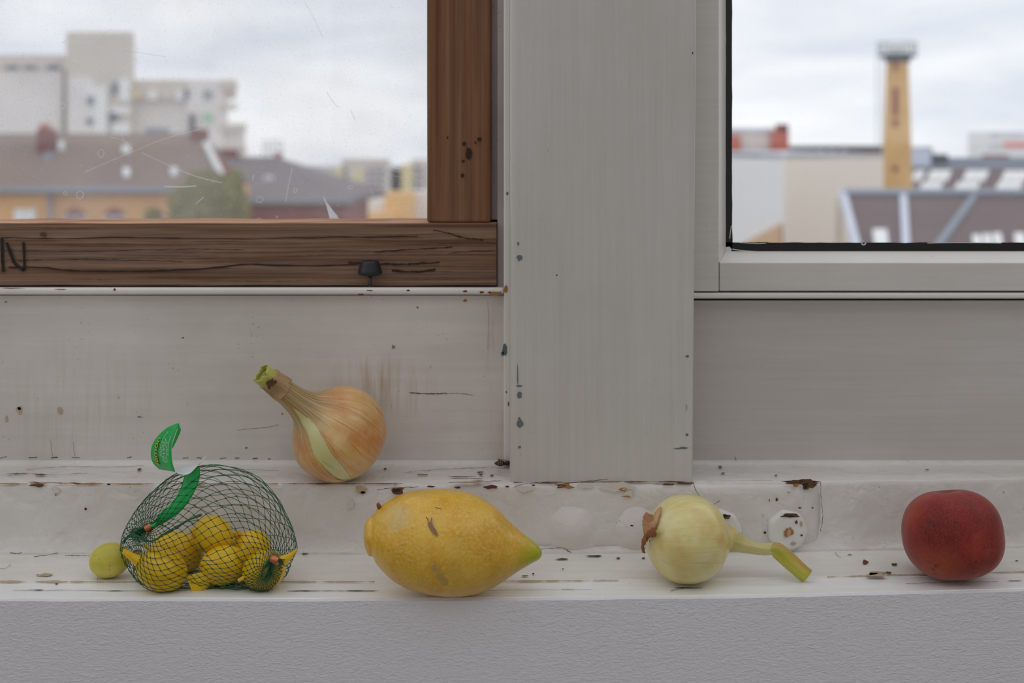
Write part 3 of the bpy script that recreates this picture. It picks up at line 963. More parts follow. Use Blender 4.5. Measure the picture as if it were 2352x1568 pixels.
for args in [
    (S_riser, 88, 1114, 15, 4, 'chip_brown', t3), (S_riser, 78, 1108, 11, 3, 'chip_tan', t3), (S_riser, 128, 1126, 9, 8, 'chip_pale', t3), (S_riser, 128, 1136, 2, 3, 'chip_ochre', t3),
    (S_riser, 831, 1124, 13, 9, 'chip_tan', t3), (S_riser, 833, 1131, 6, 3, 'chip_ochre', t3), (S_riser, 806, 1158, 6, 10, 'chip_pale', t3),
    (S_riser, 916, 1128, 15, 9, 'chip_brown', t3), (S_riser, 912, 1126, 9, 4, 'chip_dark', t3), (S_riser, 197, 1168, 3, 3, 'chip_dark', t3), (S_riser, 250, 1112, 5, 2, 'chip_dark', t3),
    (S_riser, 172, 1109, 12, 2, 'chip_ochre', t3), (S_riser, 190, 1111, 25, 1.5, 'chip_ochre', t3), (S_riser, 120, 1108, 40, 1.4, 'chip_tan', t3), (S_riser, 300, 1111, 50, 1.4, 'chip_ochre', t3), (S_riser, 20, 1111, 18, 1.3, 'chip_tan', t3),
    (S_plate, 1130, 1118, 18, 4, 'chip_red', plate), (S_plate, 1050, 1119, 7, 2.5, 'chip_red', plate), (S_plate, 1165, 1117, 5, 2, 'chip_red', plate), (S_plate, 1225, 1114, 4, 2, 'chip_red', plate), (S_plate, 990, 1117, 9, 2, 'chip_red', plate),
    (S_plate, 1205, 1122, 18, 7, 'chip_pale', plate), (S_plate, 1296, 1116, 22, 6, 'chip_ochre', plate), (S_plate, 1288, 1116, 10, 4, 'chip_brown', plate), (S_plate, 1345, 1115, 22, 6, 'chip_pale', plate), (S_plate, 1410, 1118, 38, 9, 'chip_pale', plate),
    (S_plate, 1432, 1124, 12, 4, 'chip_ochre', plate), (S_plate, 1442, 1132, 11, 9, 'chip_pale', plate), (S_plate, 1440, 1140, 10, 1.3, 'chip_ochre', plate), (S_plate, 1535, 1112, 12, 3, 'chip_brown', plate), (S_plate, 1575, 1109, 18, 2, 'chip_brown', plate),
    (S_plate, 1840, 1108, 40, 6, 'chip_brown', plate), (S_plate, 1838, 1105, 36, 3, 'chip_dark', plate), (S_plate, 1856, 1114, 14, 10, 'chip_brown', plate), (S_plate, 1850, 1114, 7, 6, 'chip_dark', plate), (S_plate, 1829, 1114, 8, 4, 'chip_ochre', plate),
    (S_plate, 1784, 1147, 3, 3.5, 'chip_brown', plate), (S_plate, 1767, 1149, 1.2, 4, 'chip_brown', plate), (S_plate, 1811, 1131, 3, 2, 'chip_tan', plate), (S_plate, 1837, 1166, 4, 2, 'chip_red', plate), (S_plate, 1866, 1166, 2, 2, 'chip_red', plate), (S_plate, 1757, 1223, 3, 3, 'chip_dark', plate), (S_plate, 1728, 1273, 9, 4, 'chip_dark', plate),
    (lambda a, b: on_riser(a, b, 0.0089), 1811, 1221, 12, 10, 'chip_ochre', plate), (lambda a, b: on_riser(a, b, 0.0091), 1812, 1221, 5, 8, 'chip_tan', plate), (lambda a, b: on_riser(a, b, 0.0086), 1813, 1183, 19, 5, 'chip_brown', plate), (lambda a, b: on_riser(a, b, 0.0088), 1812, 1185, 10, 2, 'chip_dark', plate),
    (lambda a, b: on_riser(a, b, 0.0088), 1840, 1203, 3, 5, 'chip_tan', plate), (lambda a, b: on_riser(a, b, 0.0088), 1829, 1199, 3, 4, 'chip_red', plate), (lambda a, b: on_riser(a, b, 0.0088), 1822, 1248, 6, 4, 'chip_tan', plate), (lambda a, b: on_riser(a, b, 0.0088), 1841, 1229, 3, 2, 'chip_red', plate),
    (lambda a, b: on_riser(a, b, 0.0085), 1668, 1186, 9, 6, 'chip_brown', plate), (lambda a, b: on_riser(a, b, 0.0087), 1666, 1184, 5, 3, 'chip_dark', plate),
    (lambda a, b: on_riser(a, b, 0.0090), 1452, 1207, 4, 2, 'chip_brown', plate),
    (S_ledge, 1103, 1084, 8, 1.3, 'chip_dark', t3), (S_ledge, 1104, 1089, 4, 2, 'chip_brown', t3), (S_ledge, 1130, 1091, 4, 1.4, 'chip_dark', t3), (S_ledge, 1060, 1094, 30, 1.2, 'chip_brown', t3), (S_ledge, 1098, 1099, 14, 1.0, 'chip_ochre', t3), (S_ledge, 1085, 1107, 38, 1.3, 'chip_ochre', t3), (S_ledge, 970, 1089, 12, 1.2, 'chip_brown', t3),
    (S_ledge, 95, 1089, 14, 1.6, 'chip_brown', t3), (S_ledge, 40, 1087, 22, 1.0, 'chip_dark', t3), (S_ledge, 885, 1076, 4, 1.6, 'chip_dark', t3), (S_ledge, 1655, 1072, 4, 3, 'slate', t3), (S_ledge, 1782, 1091, 3, 1.5, 'chip_dark', t3), (S_ledge, 2130, 1078, 4, 1, 'chip_dark', t3), (S_ledge, 1660, 1086, 4, 1.4, 'chip_brown', t3), (S_ledge, 320, 1077, 4, 2.2, 'chip_brown', t3),
    (S_board, 105, 1319, 14, 4, 'chip_tan', t2), (S_board, 86, 1320, 3, 1, 'chip_dark', t2), (S_board, 1987, 1290, 7, 4, 'chip_red', t2), (S_board, 2054, 1295, 6, 2.4, 'chip_dark', t2), (S_board, 2012, 1317, 22, 5.5, 'chip_tan', t2), (S_board, 2005, 1317, 10, 3, 'chip_ochre', t2), (S_board, 2040, 1314, 8, 2, 'chip_brown', t2), (S_board, 1952, 1273, 5, 0.8, 'chip_brown', t2),
    (S_board, 1225, 1317, 2.4, 1.6, 'chip_dark', t2), (S_board, 1205, 1322, 7, 1.2, 'chip_dark', t2), (S_board, 1293, 1306, 1.5, 1.2, 'chip_dark', t2), (S_board, 2335, 1287, 3, 1, 'chip_dark', t2), (S_board, 2290, 1297, 2, 1.2, 'chip_dark', t2),
    (S_board, 1365, 1276, 18, 1.6, 'chip_dark', t2), (S_board, 1290, 1283, 12, 1.6, 'chip_brown', t2), (S_board, 1420, 1281, 4, 1.4, 'chip_dark', t2), (S_board, 1478, 1281, 5, 1.4, 'chip_dark', t2), (S_board, 700, 1268, 10, 3.5, 'chip_brown', t2),
    (S_strip, 1580, 1349, 30, 1.0, 'chip_brown', t1), (S_strip, 700, 1356, 40, 0.8, 'chip_brown', t1), (S_strip, 830, 1356, 30, 0.9, 'chip_brown', t1), (S_strip, 85, 1354, 18, 0.8, 'chip_brown', t1), (S_strip, 260, 1356, 20, 0.8, 'chip_brown', t1), (S_strip, 2330, 1333, 18, 0.8, 'chip_brown', t1), (S_strip, 130, 1340, 3, 1.2, 'chip_dark', t1),
    (S_panel, 138, 943, 6, 9, 'chip_tan', t5), (S_panel, 45, 941, 7, 8, 'chip_tan', t5), (S_panel, 44, 938, 4, 4, 'chip_pale', t5), (S_panel, 15, 962, 3, 9, 'chip_tan', t5), (S_panel, 1068, 690, 4, 3, 'chip_ochre', t5), (S_panel, 959, 706, 2.5, 3, 'chip_ochre', t5), (S_panel, 904, 796, 4, 4, 'chip_ochre', t5), (S_panel, 1146, 1056, 2.5, 2.5, 'chip_dark', t5), (S_panel, 1155, 1065, 3, 2, 'chip_dark', t5),
    (S_panel, 1139, 1060, 2, 1.5, 'chip_dark', t5), (S_panel, 320, 957, 4, 1.5, 'slate', t5), (S_panel, 566, 1028, 3, 2, 'slate', t5), (S_panel, 648, 950, 2, 2.5, 'chip_ochre', t5), (S_panel, 13, 693, 3, 1.5, 'slate', t5), (S_panel, 420, 775, 3, 1.5, 'slate', t5),
    (S_stop, 1161, 803, 5, 13, 'slate', stop), (S_stop, 1155, 812, 4, 6, 'slate', stop), (S_stop, 1165, 444, 2.5, 4, 'slate', stop), (S_stop, 1168, 928, 1.5, 6, 'slate', stop), (S_stop, 1163, 900, 1.5, 3, 'chip_brown', stop), (S_stop, 1162, 665, 4, 8, 'chip_ochre', stop),
    (S_post, 1193, 592, 6, 7, 'slate', post), (S_post, 1194, 972, 7, 12, 'slate', post), (S_post, 1193, 906, 5, 8, 'slate', post), (S_post, 1192, 886, 7, 3, 'slate', post), (S_post, 1189, 860, 1.2, 26, 'slate', post), (S_post, 1193, 1026, 3, 3, 'slate', post), (S_post, 1190, 560, 2, 4, 'slate', post),
    (S_post, 1579, 818, 4, 2.5, 'slate', post), (S_post, 1571, 1028, 10, 2.2, 'slate', post), (S_post, 1558, 1030, 12, 1, 'slate', post), (S_post, 1578, 998, 3, 3, 'slate', post), (S_post, 1577, 935, 2, 6, 'chip_tan', post), (S_post, 1279, 632, 1.5, 1.5, 'chip_dark', post), (S_post, 1591, 121, 1.2, 3, 'chip_dark', post),
    (S_bead, 938, 667, 4, 2, 'chip_red', bead), (S_bead, 1068, 669, 6, 2, 'chip_red', bead), (S_bead, 1106, 671, 5, 2.5, 'chip_red', bead), (S_bead, 1123, 671, 4, 2, 'chip_red', bead), (S_bead, 1137, 675, 14, 5, 'chip_ochre', bead), (S_bead, 263, 665, 3, 3, 'chip_red', bead), (S_bead, 140, 664, 14, 1, 'chip_red', bead), (S_bead, 25, 662, 25, 0.9, 'chip_red', bead), (S_bead, 850, 667, 8, 1, 'chip_red', bead), (S_bead, 830, 676, 7, 1.5, 'chip_red', bead),
]:
    chip(*args)


def crack(surf, pts, wpx, parent, mat='crack', nrm=(0, -1, 0)):
    P = cr(pts, 26)
    P = [(a + 1.5 * mn.noise(Vector((i * 0.9, wpx, a * 0.01))), b + 1.3 * mn.noise(Vector((i * 0.9, 5 + wpx, a * 0.01)))) for i, (a, b) in enumerate(P)]
    W = [surf(a, b) for a, b in P]
    ribbon('paint_crack', W, [wpx * (0.3 + 0.7 * random.random()) * w.y / F for w in W], PM[mat], parent, nrm)


UP = (0, -0.3, 1)


def px_edge(z, y_of_x, x0, x1, step=24):
    """pixel rows of an edge that runs at height z and depth y_of_x(x)"""
    out = []
    px = x0
    while px <= x1:
        Y = 1.0
        for _ in range(5):
            Y = y_of_x((px - CX) / F * Y)
        out.append((px, HY - z / Y * F))
        px += step
    return out


def worn(z, y_of_x, x0, x1, wpx, mat, parent, nrm, off, seed):
    """a ragged line of bare undercoat along a worn arris"""
    E = px_edge(z, y_of_x, x0, x1, 6)
    N = Vector(nrm).normalized()
    W, wd = [], []
    for i, (a, b) in enumerate(E):
        Y = y_of_x((a - CX) / F * 1.0)
        W.append(Vector(((a - CX) / F * Y, Y, z)) + N * off)
        wd.append(wpx * Y / F * max(0.03, 0.55 + 1.3 * mn.noise(Vector((a * 0.021, seed, 0))) + 0.6 * mn.noise(Vector((a * 0.11, seed, 4)))))
    ribbon('worn_edge', W, wd, PM[mat], parent, nrm)


step_y = lambda x: Y_STEP + bow(x) + 0.0007
worn(Z_BOARD - 0.0006, step_y, -40, 860, 2.6, 'chip_tan', t2, (0, -0.75, 0.65), 0.0007, 1)
worn(Z_BOARD - 0.0006, step_y, 1150, 1420, 2.4, 'chip_tan', t2, (0, -0.75, 0.65), 0.0007, 2)
worn(Z_BOARD - 0.0006, step_y, 1900, 2400, 2.2, 'chip_tan', t2, (0, -0.75, 0.65), 0.0007, 3)
rise_e = lambda x: rise_Y(x) + 0.0008
worn(Z_LEDGE - 0.0008, rise_e, -40, 640, 1.7, 'chip_ochre', t3, (0, -0.8, 0.6), 0.0012, 5)
worn(Z_LEDGE - 0.0008, rise_e, 640, 1170, 1.6, 'chip_brown', t3, (0, -0.8, 0.6), 0.0012, 6)
worn(Z_LEDGE - 0.0008, rise_e, 1180, 1590, 1.7, 'chip_brown', plate, (0, -0.8, 0.6), 0.0030, 7)
worn(Z_LEDGE - 0.0008, rise_e, 1620, 1800, 0.9, 'chip_tan', plate, (0, -0.8, 0.6), 0.0030, 8)
for pts, w_ in [([(0, 1266), (40, 1270), (70, 1264)], 0.9), ([(78, 1278), (110, 1274), (130, 1270), (150, 1262)], 0.9), ([(150, 1275), (180, 1275), (205, 1276)], 1.0), ([(800, 1150), (845, 1137), (885, 1128)], 0.0)]:
    if w_:
        crack(lambda a, b: onH(a, b, Z_BOARD + 0.0012) if b > 1268 else S_riser(a, b), pts, w_, t3)
for pts, w_ in [([(1592, 1108), (1598, 1125), (1606, 1138)], 0.9), ([(1640, 1158), (1652, 1150)], 0.8), ([(1230, 1262), (1290, 1258), (1310, 1268), (1345, 1279)], 1.0), ([(865, 1125), (905, 1120), (960, 1118)], 0.9), ([(1178, 1120), (1200, 1112), (1220, 1110)], 0.9), ([(1395, 1100), (1300, 1109), (1220, 1109)], 1.0), ([(1885, 1105), (1886, 1150), (1890, 1185), (1884, 1220)], 0.8)]:
    crack(S_plate, pts, w_, plate)
for pts, w_ in [([(940, 902), (985, 904), (1028, 903)], 1.6), ([(1028, 903), (1060, 903), (1088, 908)], 0.6), ([(560, 986), (610, 981), (640, 975)], 0.5), ([(545, 988), (565, 985)], 0.4), ([(0, 1052), (15, 1048)], 0.8), ([(65, 1051), (85, 1050)], 1.2), ([(118, 1051), (132, 1050)], 1.5), ([(165, 1050), (182, 1051)], 1.2), ([(292, 1051), (302, 1049)], 1.0), ([(420, 1052), (432, 1051)], 0.9), ([(452, 1051), (462, 1052)], 1.0), ([(505, 1053), (520, 1051)], 0.9), ([(540, 1052), (550, 1052)], 1.0), ([(580, 1053), (592, 1052)], 1.2), ([(615, 1053), (622, 1054)], 1.0),
                ([(116, 1010), (118, 1030), (120, 1046)], 0.4), ([(168, 1015), (170, 1035), (172, 1046)], 0.4), ([(1120, 690), (1122, 740), (1121, 800)], 0.3)]:
    crack(S_panel, pts, w_, t5)
for pts, w_ in [([(1615, 1058), (1680, 1064), (1720, 1065), (1810, 1064)], 0.8), ([(1975, 1063), (2012, 1063), (2100, 1065), (2112, 1070)], 0.8), ([(1688, 1048), (1692, 1062)], 0.6)]:
    crack(S_panel, pts, w_, t6)
for pts, w_ in [([(930, 1085), (1000, 1078), (1080, 1074), (1140, 1072)], 1.2), ([(60, 1078), (150, 1071), (260, 1072), (330, 1069)], 1.0), ([(20, 1092), (60, 1086), (110, 1090), (200, 1086)], 0.9), ([(1030, 1108), (1080, 1106), (1150, 1104)], 1.5), ([(420, 1080), (520, 1078), (640, 1080)], 0.8)]:
    crack(S_ledge, pts, w_, t3, 'crack', UP)
for pts, w_ in [([(30, 1355), (140, 1355), (300, 1356), (430, 1356)], 0.8), ([(660, 1357), (760, 1356), (860, 1357)], 1.1), ([(1100, 1355), (1250, 1354), (1360, 1353)], 0.6), ([(1540, 1356), (1570, 1350), (1612, 1349)], 1.2), ([(2080, 1340), (2200, 1336), (2290, 1335)], 0.7), ([(1290, 1352), (1320, 1353)], 0.7)]:
    crack(S_strip, pts, w_, t1, 'crack', UP)
for pts, w_ in [([(1918, 1268), (1924, 1275), (1932, 1280)], 0.7), ([(0, 1304), (12, 1305), (25, 1294)], 0.7), ([(223, 1333), (225, 1326)], 0.7), ([(2030, 1318), (2100, 1321), (2160, 1322)], 0.8)]:
    crack(S_board, pts, w_, t2, 'crack', UP)

# ------------------------------------------------------------------ black knob on a pin in front of the timber rail
kc = onV(850, 657, 1.0925)
k = thing('window_knob', 'small black cone knob on a thin pin before the timber rail', 'knob', (kc.x, kc.y, za - 0.01))
zk0, zk1, zk2 = onV(0, 629, 1.0925).z, onV(0, 600, 1.0925).z, onV(0, 597, 1.0925).z
hw = 1.0925 / F
pr = [(zk0 - 0.0012, 20 * hw), (zk0 - 0.0004, 26 * hw), (zk0 + 0.001, 28 * hw), (zk0 + 0.0025, 27.2 * hw), (zk1 - 0.0012, 21.5 * hw), (zk1, 20.5 * hw), (zk1 + 0.0004, 19 * hw), (zk1 - 0.0002, 16 * hw), (zk1 - 0.0003, 0.0001)]
pr = [(a - kc.z, r) for a, r in pr]
# flattened front to back so that it clears the rail
revolve('knob_cap', (kc.x, kc.y, kc.z), (0, 0, 1), [(pr[0][0], 0.0002)] + pr, 40, PM['knob'], k)
tube('pin', [(kc.x, kc.y, onV(0, 664, 1.0925).z - 0.002), (kc.x, kc.y, zk0 + 0.002)], [4.6 * hw, 4.6 * hw], 14, PM['pin'], k)


# ================================================================== FRUIT AND VEGETABLES
def sph_hit(px, py, c, r):
    """point where the view ray through a pixel meets a sphere"""
    d = Vector(((px - CX) / F, 1.0, (HY - py) / F)).normalized()
    c = Vector(c)
    b_ = d.dot(c)
    disc = b_ * b_ - (c.dot(c) - r * r)
    t = b_ - math.sqrt(max(disc, 0.0))
    return d * t


def phi_of(pt, c, axis):
    ex, ey, ez = frame_for(c, axis)
    q = Vector(pt) - Vector(c)
    return math.atan2(q.dot(ey), q.dot(ex)) % (2 * math.pi), q.dot(ez)


# ---- big lemon -----------------------------------------------------------------------------
LY = 0.9393
rows = [(836.5, 1214, 1238), (838, 1206, 1250), (842, 1196, 1264), (849, 1186, 1275), (854, 1183, 1277), (859, 1179, 1280), (865, 1169, 1292), (880, 1156, 1309), (905, 1140, 1332), (940, 1127, 1352), (980, 1121.5, 1364), (1020, 1122, 1369), (1060, 1127, 1368.5), (1100, 1140, 1362),
        (1130, 1158, 1350), (1150, 1175, 1338), (1170, 1196, 1325), (1190, 1214, 1311.5), (1208, 1229, 1301), (1224, 1241, 1292), (1235, 1251, 1286), (1241, 1259, 1281), (1244, 1265, 1276)]
rows = cr(rows, 90)
lem_o = Vector(((1030 - CX) / F * LY, LY, Z_STRIP))
M = Mat('lemon_rind', (214, 168, 52), 0.30)
v = M.tc()
big = M.noise(v, 38.0, 4.0, 0.6)
c = M.ramp(big, (0.32, (206, 150, 26)), (0.5, (226, 174, 42)), (0.7, (234, 190, 72)))
pore = M.noise(v, 520.0, 2.0, 0.5)
c = M.mix(M.ramp(pore, (0.45, 0.0), (0.7, 0.55)), c, (236, 202, 112))
c = M.mix(M.math('MULTIPLY', M.ramp(M.noise(v, 26.0, 3.0, 0.5, 0.4), (0.5, 0.0), (0.75, 0.5)), 1.0), c, (176, 140, 40))
tip = onV(1246, 1276, LY) - lem_o
c = M.mix(M.blob(tuple(tip), (0.0250, 0.03, 0.02), 0.65, 0.12, 90), c, (176, 176, 14))
c = M.mix(M.blob(tuple(onV(1246, 1270, LY) - lem_o), (0.0035, 0.004, 0.0035), 0.5, 0.1), c, (150, 128, 60))
sc1 = onV(908, 1190, 0.912) - lem_o
m1 = M.math('MULTIPLY', M.blob(tuple(sc1), (0.0120, 0.02, 0.0110), 0.6, 0.5, 140), M.ramp(M.noise(v, 300.0, 3.0), (0.35, 0.25), (0.6, 0.9)))
c = M.mix(m1, c, (208, 186, 132))
for px, py, rx, rz in [(1000, 1298, 0.0035, 0.005), (1012, 1318, 0.004, 0.0055), (1022, 1333, 0.003, 0.0045)]:
    q = onV(px, py, 0.912) - lem_o
    c = M.mix(M.math('MULTIPLY', M.blob(tuple(q), (rx, 0.02, rz), 0.5, 0.45, 260), 0.7), c, (182, 152, 88))
q = onV(990, 1206, 0.905) - lem_o
c = M.mix(M.math('MULTIPLY', M.blob(tuple(q), (0.0034, 0.02, 0.0042), 0.5, 0.3, 200), 0.8), c, (206, 160, 100))
q = onV(1075, 1165, 0.905) - lem_o
c = M.mix(M.math('MULTIPLY', M.blob(tuple(q), (0.012, 0.03, 0.006), 0.6, 0.5, 200), M.ramp(M.voro(v, 420.0), (0.1, 0.0), (0.3, 0.4))), c, (240, 214, 140))  # pale speckled highlight painted on the upper rind
spk = M.math('MULTIPLY', M.ramp(M.voro(v, 210.0), (0.06, 1.0), (0.1, 0.0)), M.ramp(M.noise(v, 60.0, 2.0), (0.6, 0.0), (0.66, 0.9)))
c = M.mix(spk, c, (110, 82, 30))
M.color(c)
M.bump(M.noise(v, 430.0, 2.0, 0.5), 0.4, 0.0010)
M.bump(M.noise(v, 95.0, 2.0, 0.5), 0.45, 0.0018)
M.b.inputs['Subsurface Weight'].default_value = 0.08
M.b.inputs['Subsurface Radius'].default_value = (0.006, 0.004, 0.001)
M.b.inputs['Coat Weight'].default_value = 0.25
M.b.inputs['Coat Roughness'].default_value = 0.25
PM['lemon'] = M
lemon = thing('lemon', 'large rough yellow lemon with a green tip lying on the sill', 'lemon', lem_o)
vs, uv, fs = [], [], []
NL = 72
for i, (x, a, b_) in enumerate(rows):
    cy, h = (a + b_) / 2, (b_ - a) / 2 * 0.965
    for k2 in range(NL):
        ph = 2 * math.pi * k2 / NL
        cc = onV(x, cy, LY)
        r = h / F * LY
        groove = 1.0
        if i < 16:
            groove = 1 + 0.05 * math.sin(ph * 5 + 1) * (i / 16.0) * (1 - i / 16.0) * 4
        dd = (1 + 0.018 * mn.noise(Vector((math.cos(ph) * 1.6, math.sin(ph) * 1.6, i * 0.10)))) * groove
        vs.append(cc + Vector((0, -r * dd * math.cos(ph), r * dd * math.sin(ph))))
for i in range(len(rows) - 1):
    for k2 in range(NL):
        k3 = (k2 + 1) % NL
        fs.append((i * NL + k2, (i + 1) * NL + k2, (i + 1) * NL + k3, i * NL + k3))
fs.append(tuple(range(NL)))
fs.append(tuple((len(rows) - 1) * NL + k2 for k2 in reversed(range(NL))))
mk('rind', vs, fs, PM['lemon'], lemon, smooth=True)
PM['dry'] = Mat('dry_brown_husk', (142, 88, 52), 0.75)
PM['dry2'] = Mat('dried_petal', (150, 112, 84), 0.75)
# dried blossom remnants stuck on the rind
for (px, py, Y, w, h, sd) in [(869, 1161, 0.938, 6, 9, 1)]:
    P = [onV(px + 3, py + 5, Y - 0.001), onV(px + 1, py, Y - 0.002), onV(px - 1, py - 4, Y - 0.003), onV(px + 2, py - 7, Y - 0.003)]
    tube('dry_stalk', P, [0.0016, 0.0015, 0.0010, 0.0004], 8, PM['dry'], lemon)


def lemon_surf(px, py, off=0.0004):
    """point of the lemon's front under a pixel"""
    for i in range(len(rows) - 1):
        if rows[i][0] <= px <= rows[i + 1][0]:
            x, a, b_ = rows[i]
            cy, h = (a + b_) / 2, (b_ - a) / 2 * 0.965
            Y = LY
            for _ in range(12):
                r = h / F * LY
                z0 = (HY - cy) / F * LY
                z = (HY - py) / F * Y
                Y = LY - math.sqrt(max(r * r - (z - z0) ** 2, 1e-9))
            return onV(px, py, Y - off)
    return onV(px, py, LY)


for poly in [[(983, 1196), (987, 1199), (990, 1196), (993, 1201), (995, 1208), (1001, 1216), (1006, 1226), (1003, 1232), (996, 1226), (988, 1216), (983, 1206)]]:
    mk('dried_petal', [lemon_surf(a, b_, 0.0007) for a, b_ in poly], [tuple(range(len(poly)))], PM['dry2'], lemon)
for pts, w_ in [([(984, 1196), (981, 1190), (979, 1186)], 0.8), ([(990, 1196), (992, 1188)], 0.7), ([(943, 1208), (947, 1213)], 1.5), ([(943, 1239), (946, 1234), (948, 1230)], 1.2), ([(898, 1253), (901, 1257), (907, 1258)], 1.3), ([(1000, 1165), (1008, 1167), (1014, 1169)], 0.7), ([(836.8, 1219), (839, 1223)], 1.6), ([(912, 1236), (914, 1233)], 0.8)]:
    P = cr(pts, 6)
    ribbon('rind_nick', [lemon_surf(a, b_, 0.0006) for a, b_ in P], [w_ * 0.92 / F] * 6, PM['chip_brown'], lemon)

# ---- golden onion on the upper ledge --------------------------------------------------------
OC = onV(777, 994, 1.0384)
OA = Vector((-0.665, -0.42, 0.640)).normalized()
R_ON = 0.0352


def skin_mat(name, c0, c1, c2, line, pale, rough=0.28, ks=1.0, kl=1.0):
    M = Mat(name, c0, rough)
    uvv = M.tc('UV', (16, 1.6, 1))
    st = M.noise(uvv, 1.0, 4.0, 0.6, 0.2)
    v = M.tc()
    pt = M.noise(v, 42.0, 4.0, 0.55)
    c = M.ramp(pt, (0.34, c1), (0.52, c0), (0.68, c2))
    c = M.mix(M.ramp(st, (0.4, 0.0), (0.72, 0.45 * kl)), c, c1)
    fine = M.noise(M.tc('UV', (95, 1.4, 1)), 1.0, 3.0, 0.55, 0.3)
    c = M.mix(M.ramp(fine, (0.50, 0.0), (0.62, 0.30 * ks)), c, pale)
    ln = M.noise(M.tc('UV', (38, 0.7, 1), (3, 0, 0)), 1.0, 1.0, 0.4, 0.5)
    lm = M.ramp(M.math('ABSOLUTE', M.math('SUBTRACT', ln, 0.5)), (0.0, 0.7), (0.02, 0.0))
    c = M.mix(M.math('MULTIPLY', lm, 0.75 * kl), c, line)
    sp_ = M.math('MULTIPLY', M.ramp(M.voro(v, 190.0), (0.04, 1.0), (0.08, 0.0)), M.ramp(M.noise(v, 50.0, 2.0), (0.58, 0.0), (0.66, 0.8)))
    c = M.mix(sp_, c, (110, 70, 36))
    M.color(c)
    M.bump(fine, 0.14, 0.0008)
    M.bump(st, 0.12, 0.0015)
    M.b.inputs['Subsurface Weight'].default_value = 0.12
    M.b.inputs['Subsurface Radius'].default_value = (0.008, 0.005, 0.002)
    M.b.inputs['Coat Weight'].default_value = 0.3
    M.b.inputs['Coat Roughness'].default_value = 0.22
    return M


PM['skin_gold'] = skin_mat('golden_onion_skin', (220, 170, 104), (206, 132, 68), (230, 200, 138), (150, 88, 46), (226, 196, 138))
PM['flesh_pale'] = skin_mat('pale_onion_flesh', (216, 210, 150), (206, 202, 132), (226, 220, 170), (150, 160, 70), (232, 228, 186), 0.25, 0.6)
PM['neck'] = skin_mat('dry_onion_neck', (186, 156, 104), (164, 130, 80), (200, 176, 126), (116, 84, 48), (208, 184, 136), 0.5)
PM['green'] = skin_mat('green_onion_leaf', (196, 192, 92), (160, 164, 44), (216, 206, 130), (110, 126, 34), (224, 214, 150), 0.35)
PM['sheath'] = skin_mat('papery_brown_sheath', (184, 150, 106), (146, 106, 68), (206, 178, 136), (92, 62, 40), (216, 192, 152), 0.6)

prof0 = [(-0.0345, 0.0004), (-0.0340, 0.004), (-0.0325, 0.010), (-0.0290, 0.0180), (-0.0230, 0.0265), (-0.0140, 0.0328), (-0.003, R_ON), (0.008, 0.0345), (0.016, 0.0305), (0.0225, 0.0245), (0.0280, 0.0180), (0.0335, 0.0133), (0.0400, 0.0106), (0.0480, 0.0090), (0.056, 0.0082), (0.0600, 0.0080)]
prof = cr(prof0, 110)
onion = thing('onion', 'golden brown onion with a cut stem standing on the upper ledge', 'onion', (OC.x, OC.y, Z_LEDGE), group='onions on the window sill')
mk_disp = lambda ph, s_, r: r * (0.020 * mn.noise(Vector((math.cos(ph) * 1.3, math.sin(ph) * 1.3, s_ * 40))) + 0.010 * mn.noise(Vector((math.cos(ph) * 5, math.sin(ph) * 5, s_ * 12))))
revolve('bulb', OC, OA, [(s_, r * 0.975) for s_, r in prof], 96, PM['flesh_pale'], onion, disp=mk_disp)
# outer skin is split open: the gap follows measured points of the tear
gapL = [phi_of(sph_hit(a, b_, OC, 0.0352), OC, OA) for a, b_ in [(690, 962), (703, 1000), (716, 1040), (742, 1072), (774, 1100)]]
gapR = [phi_of(sph_hit(a, b_, OC, 0.0352), OC, OA) for a, b_ in [(712, 958), (738, 1000), (762, 1040), (790, 1072), (828, 1098)]]


def interp(tab, s_):
    tab = sorted((q, p_) for p_, q in tab)
    if s_ <= tab[0][0]:
        return tab[0][1]
    for (a, pa), (b_, pb) in zip(tab, tab[1:]):
        if a <= s_ <= b_:
            return pa + (pb - pa) * (s_ - a) / (b_ - a + 1e-9)
    return tab[-1][1]


s_top = max(q for p_, q in gapL + gapR) + 0.012
s_bot = min(q for p_, q in gapL + gapR) - 0.002


def in_gap(ph, s_):
    if not (s_bot < s_ < s_top):
        return False
    l, r = interp(gapL, s_), interp(gapR, s_)
    lo, hi = min(l, r), max(l, r)
    lo += 0.015 * mn.noise(Vector((s_ * 300, 1, 0)))
    hi += 0.02 * mn.noise(Vector((s_ * 260, 7, 0)))
    if s_ > s_top - 0.018:
        m_ = (lo + hi) / 2
        f_ = (s_top - s_) / 0.018
        lo, hi = m_ + (lo - m_) * f_, m_ + (hi - m_) * f_
    return lo < ph < hi


M = PM['skin_gold']
uvn = M.node('SeparateXYZ', Vector=M.tc('UV'))
old = M.b.inputs['Base Color'].links[0].from_socket
fr = M.math('ADD', uvn.outputs[1], M.math('MULTIPLY_ADD', M.noise(M.tc('UV', (14, 1.0, 1)), 1.0, 3.0), 0.22, -0.11))
nk = M.mix(M.ramp(M.noise(M.tc('UV', (70, 1.0, 1)), 1.0, 3.0), (0.4, 0.0), (0.65, 1.0)), (150, 122, 76), (204, 178, 128))
M.color(M.mix(M.ramp(fr, (0.60, 0.0), (0.74, 0.95)), old, nk))
skin = revolve('outer_skin', OC, OA, cr(prof0[:-1] + [(0.0575, 0.0083)], 170), 300, PM['skin_gold'], onion,
               disp=lambda ph, s_, r: mk_disp(ph, s_, r) + (r * 0.05 * max(0.0, min(1.0, (s_ - 0.02) / 0.02)) * mn.noise(Vector((math.cos(ph) * 4, math.sin(ph) * 4, 2)))), skip=in_gap)
sd = skin.modifiers.new('solid', 'SOLIDIFY')
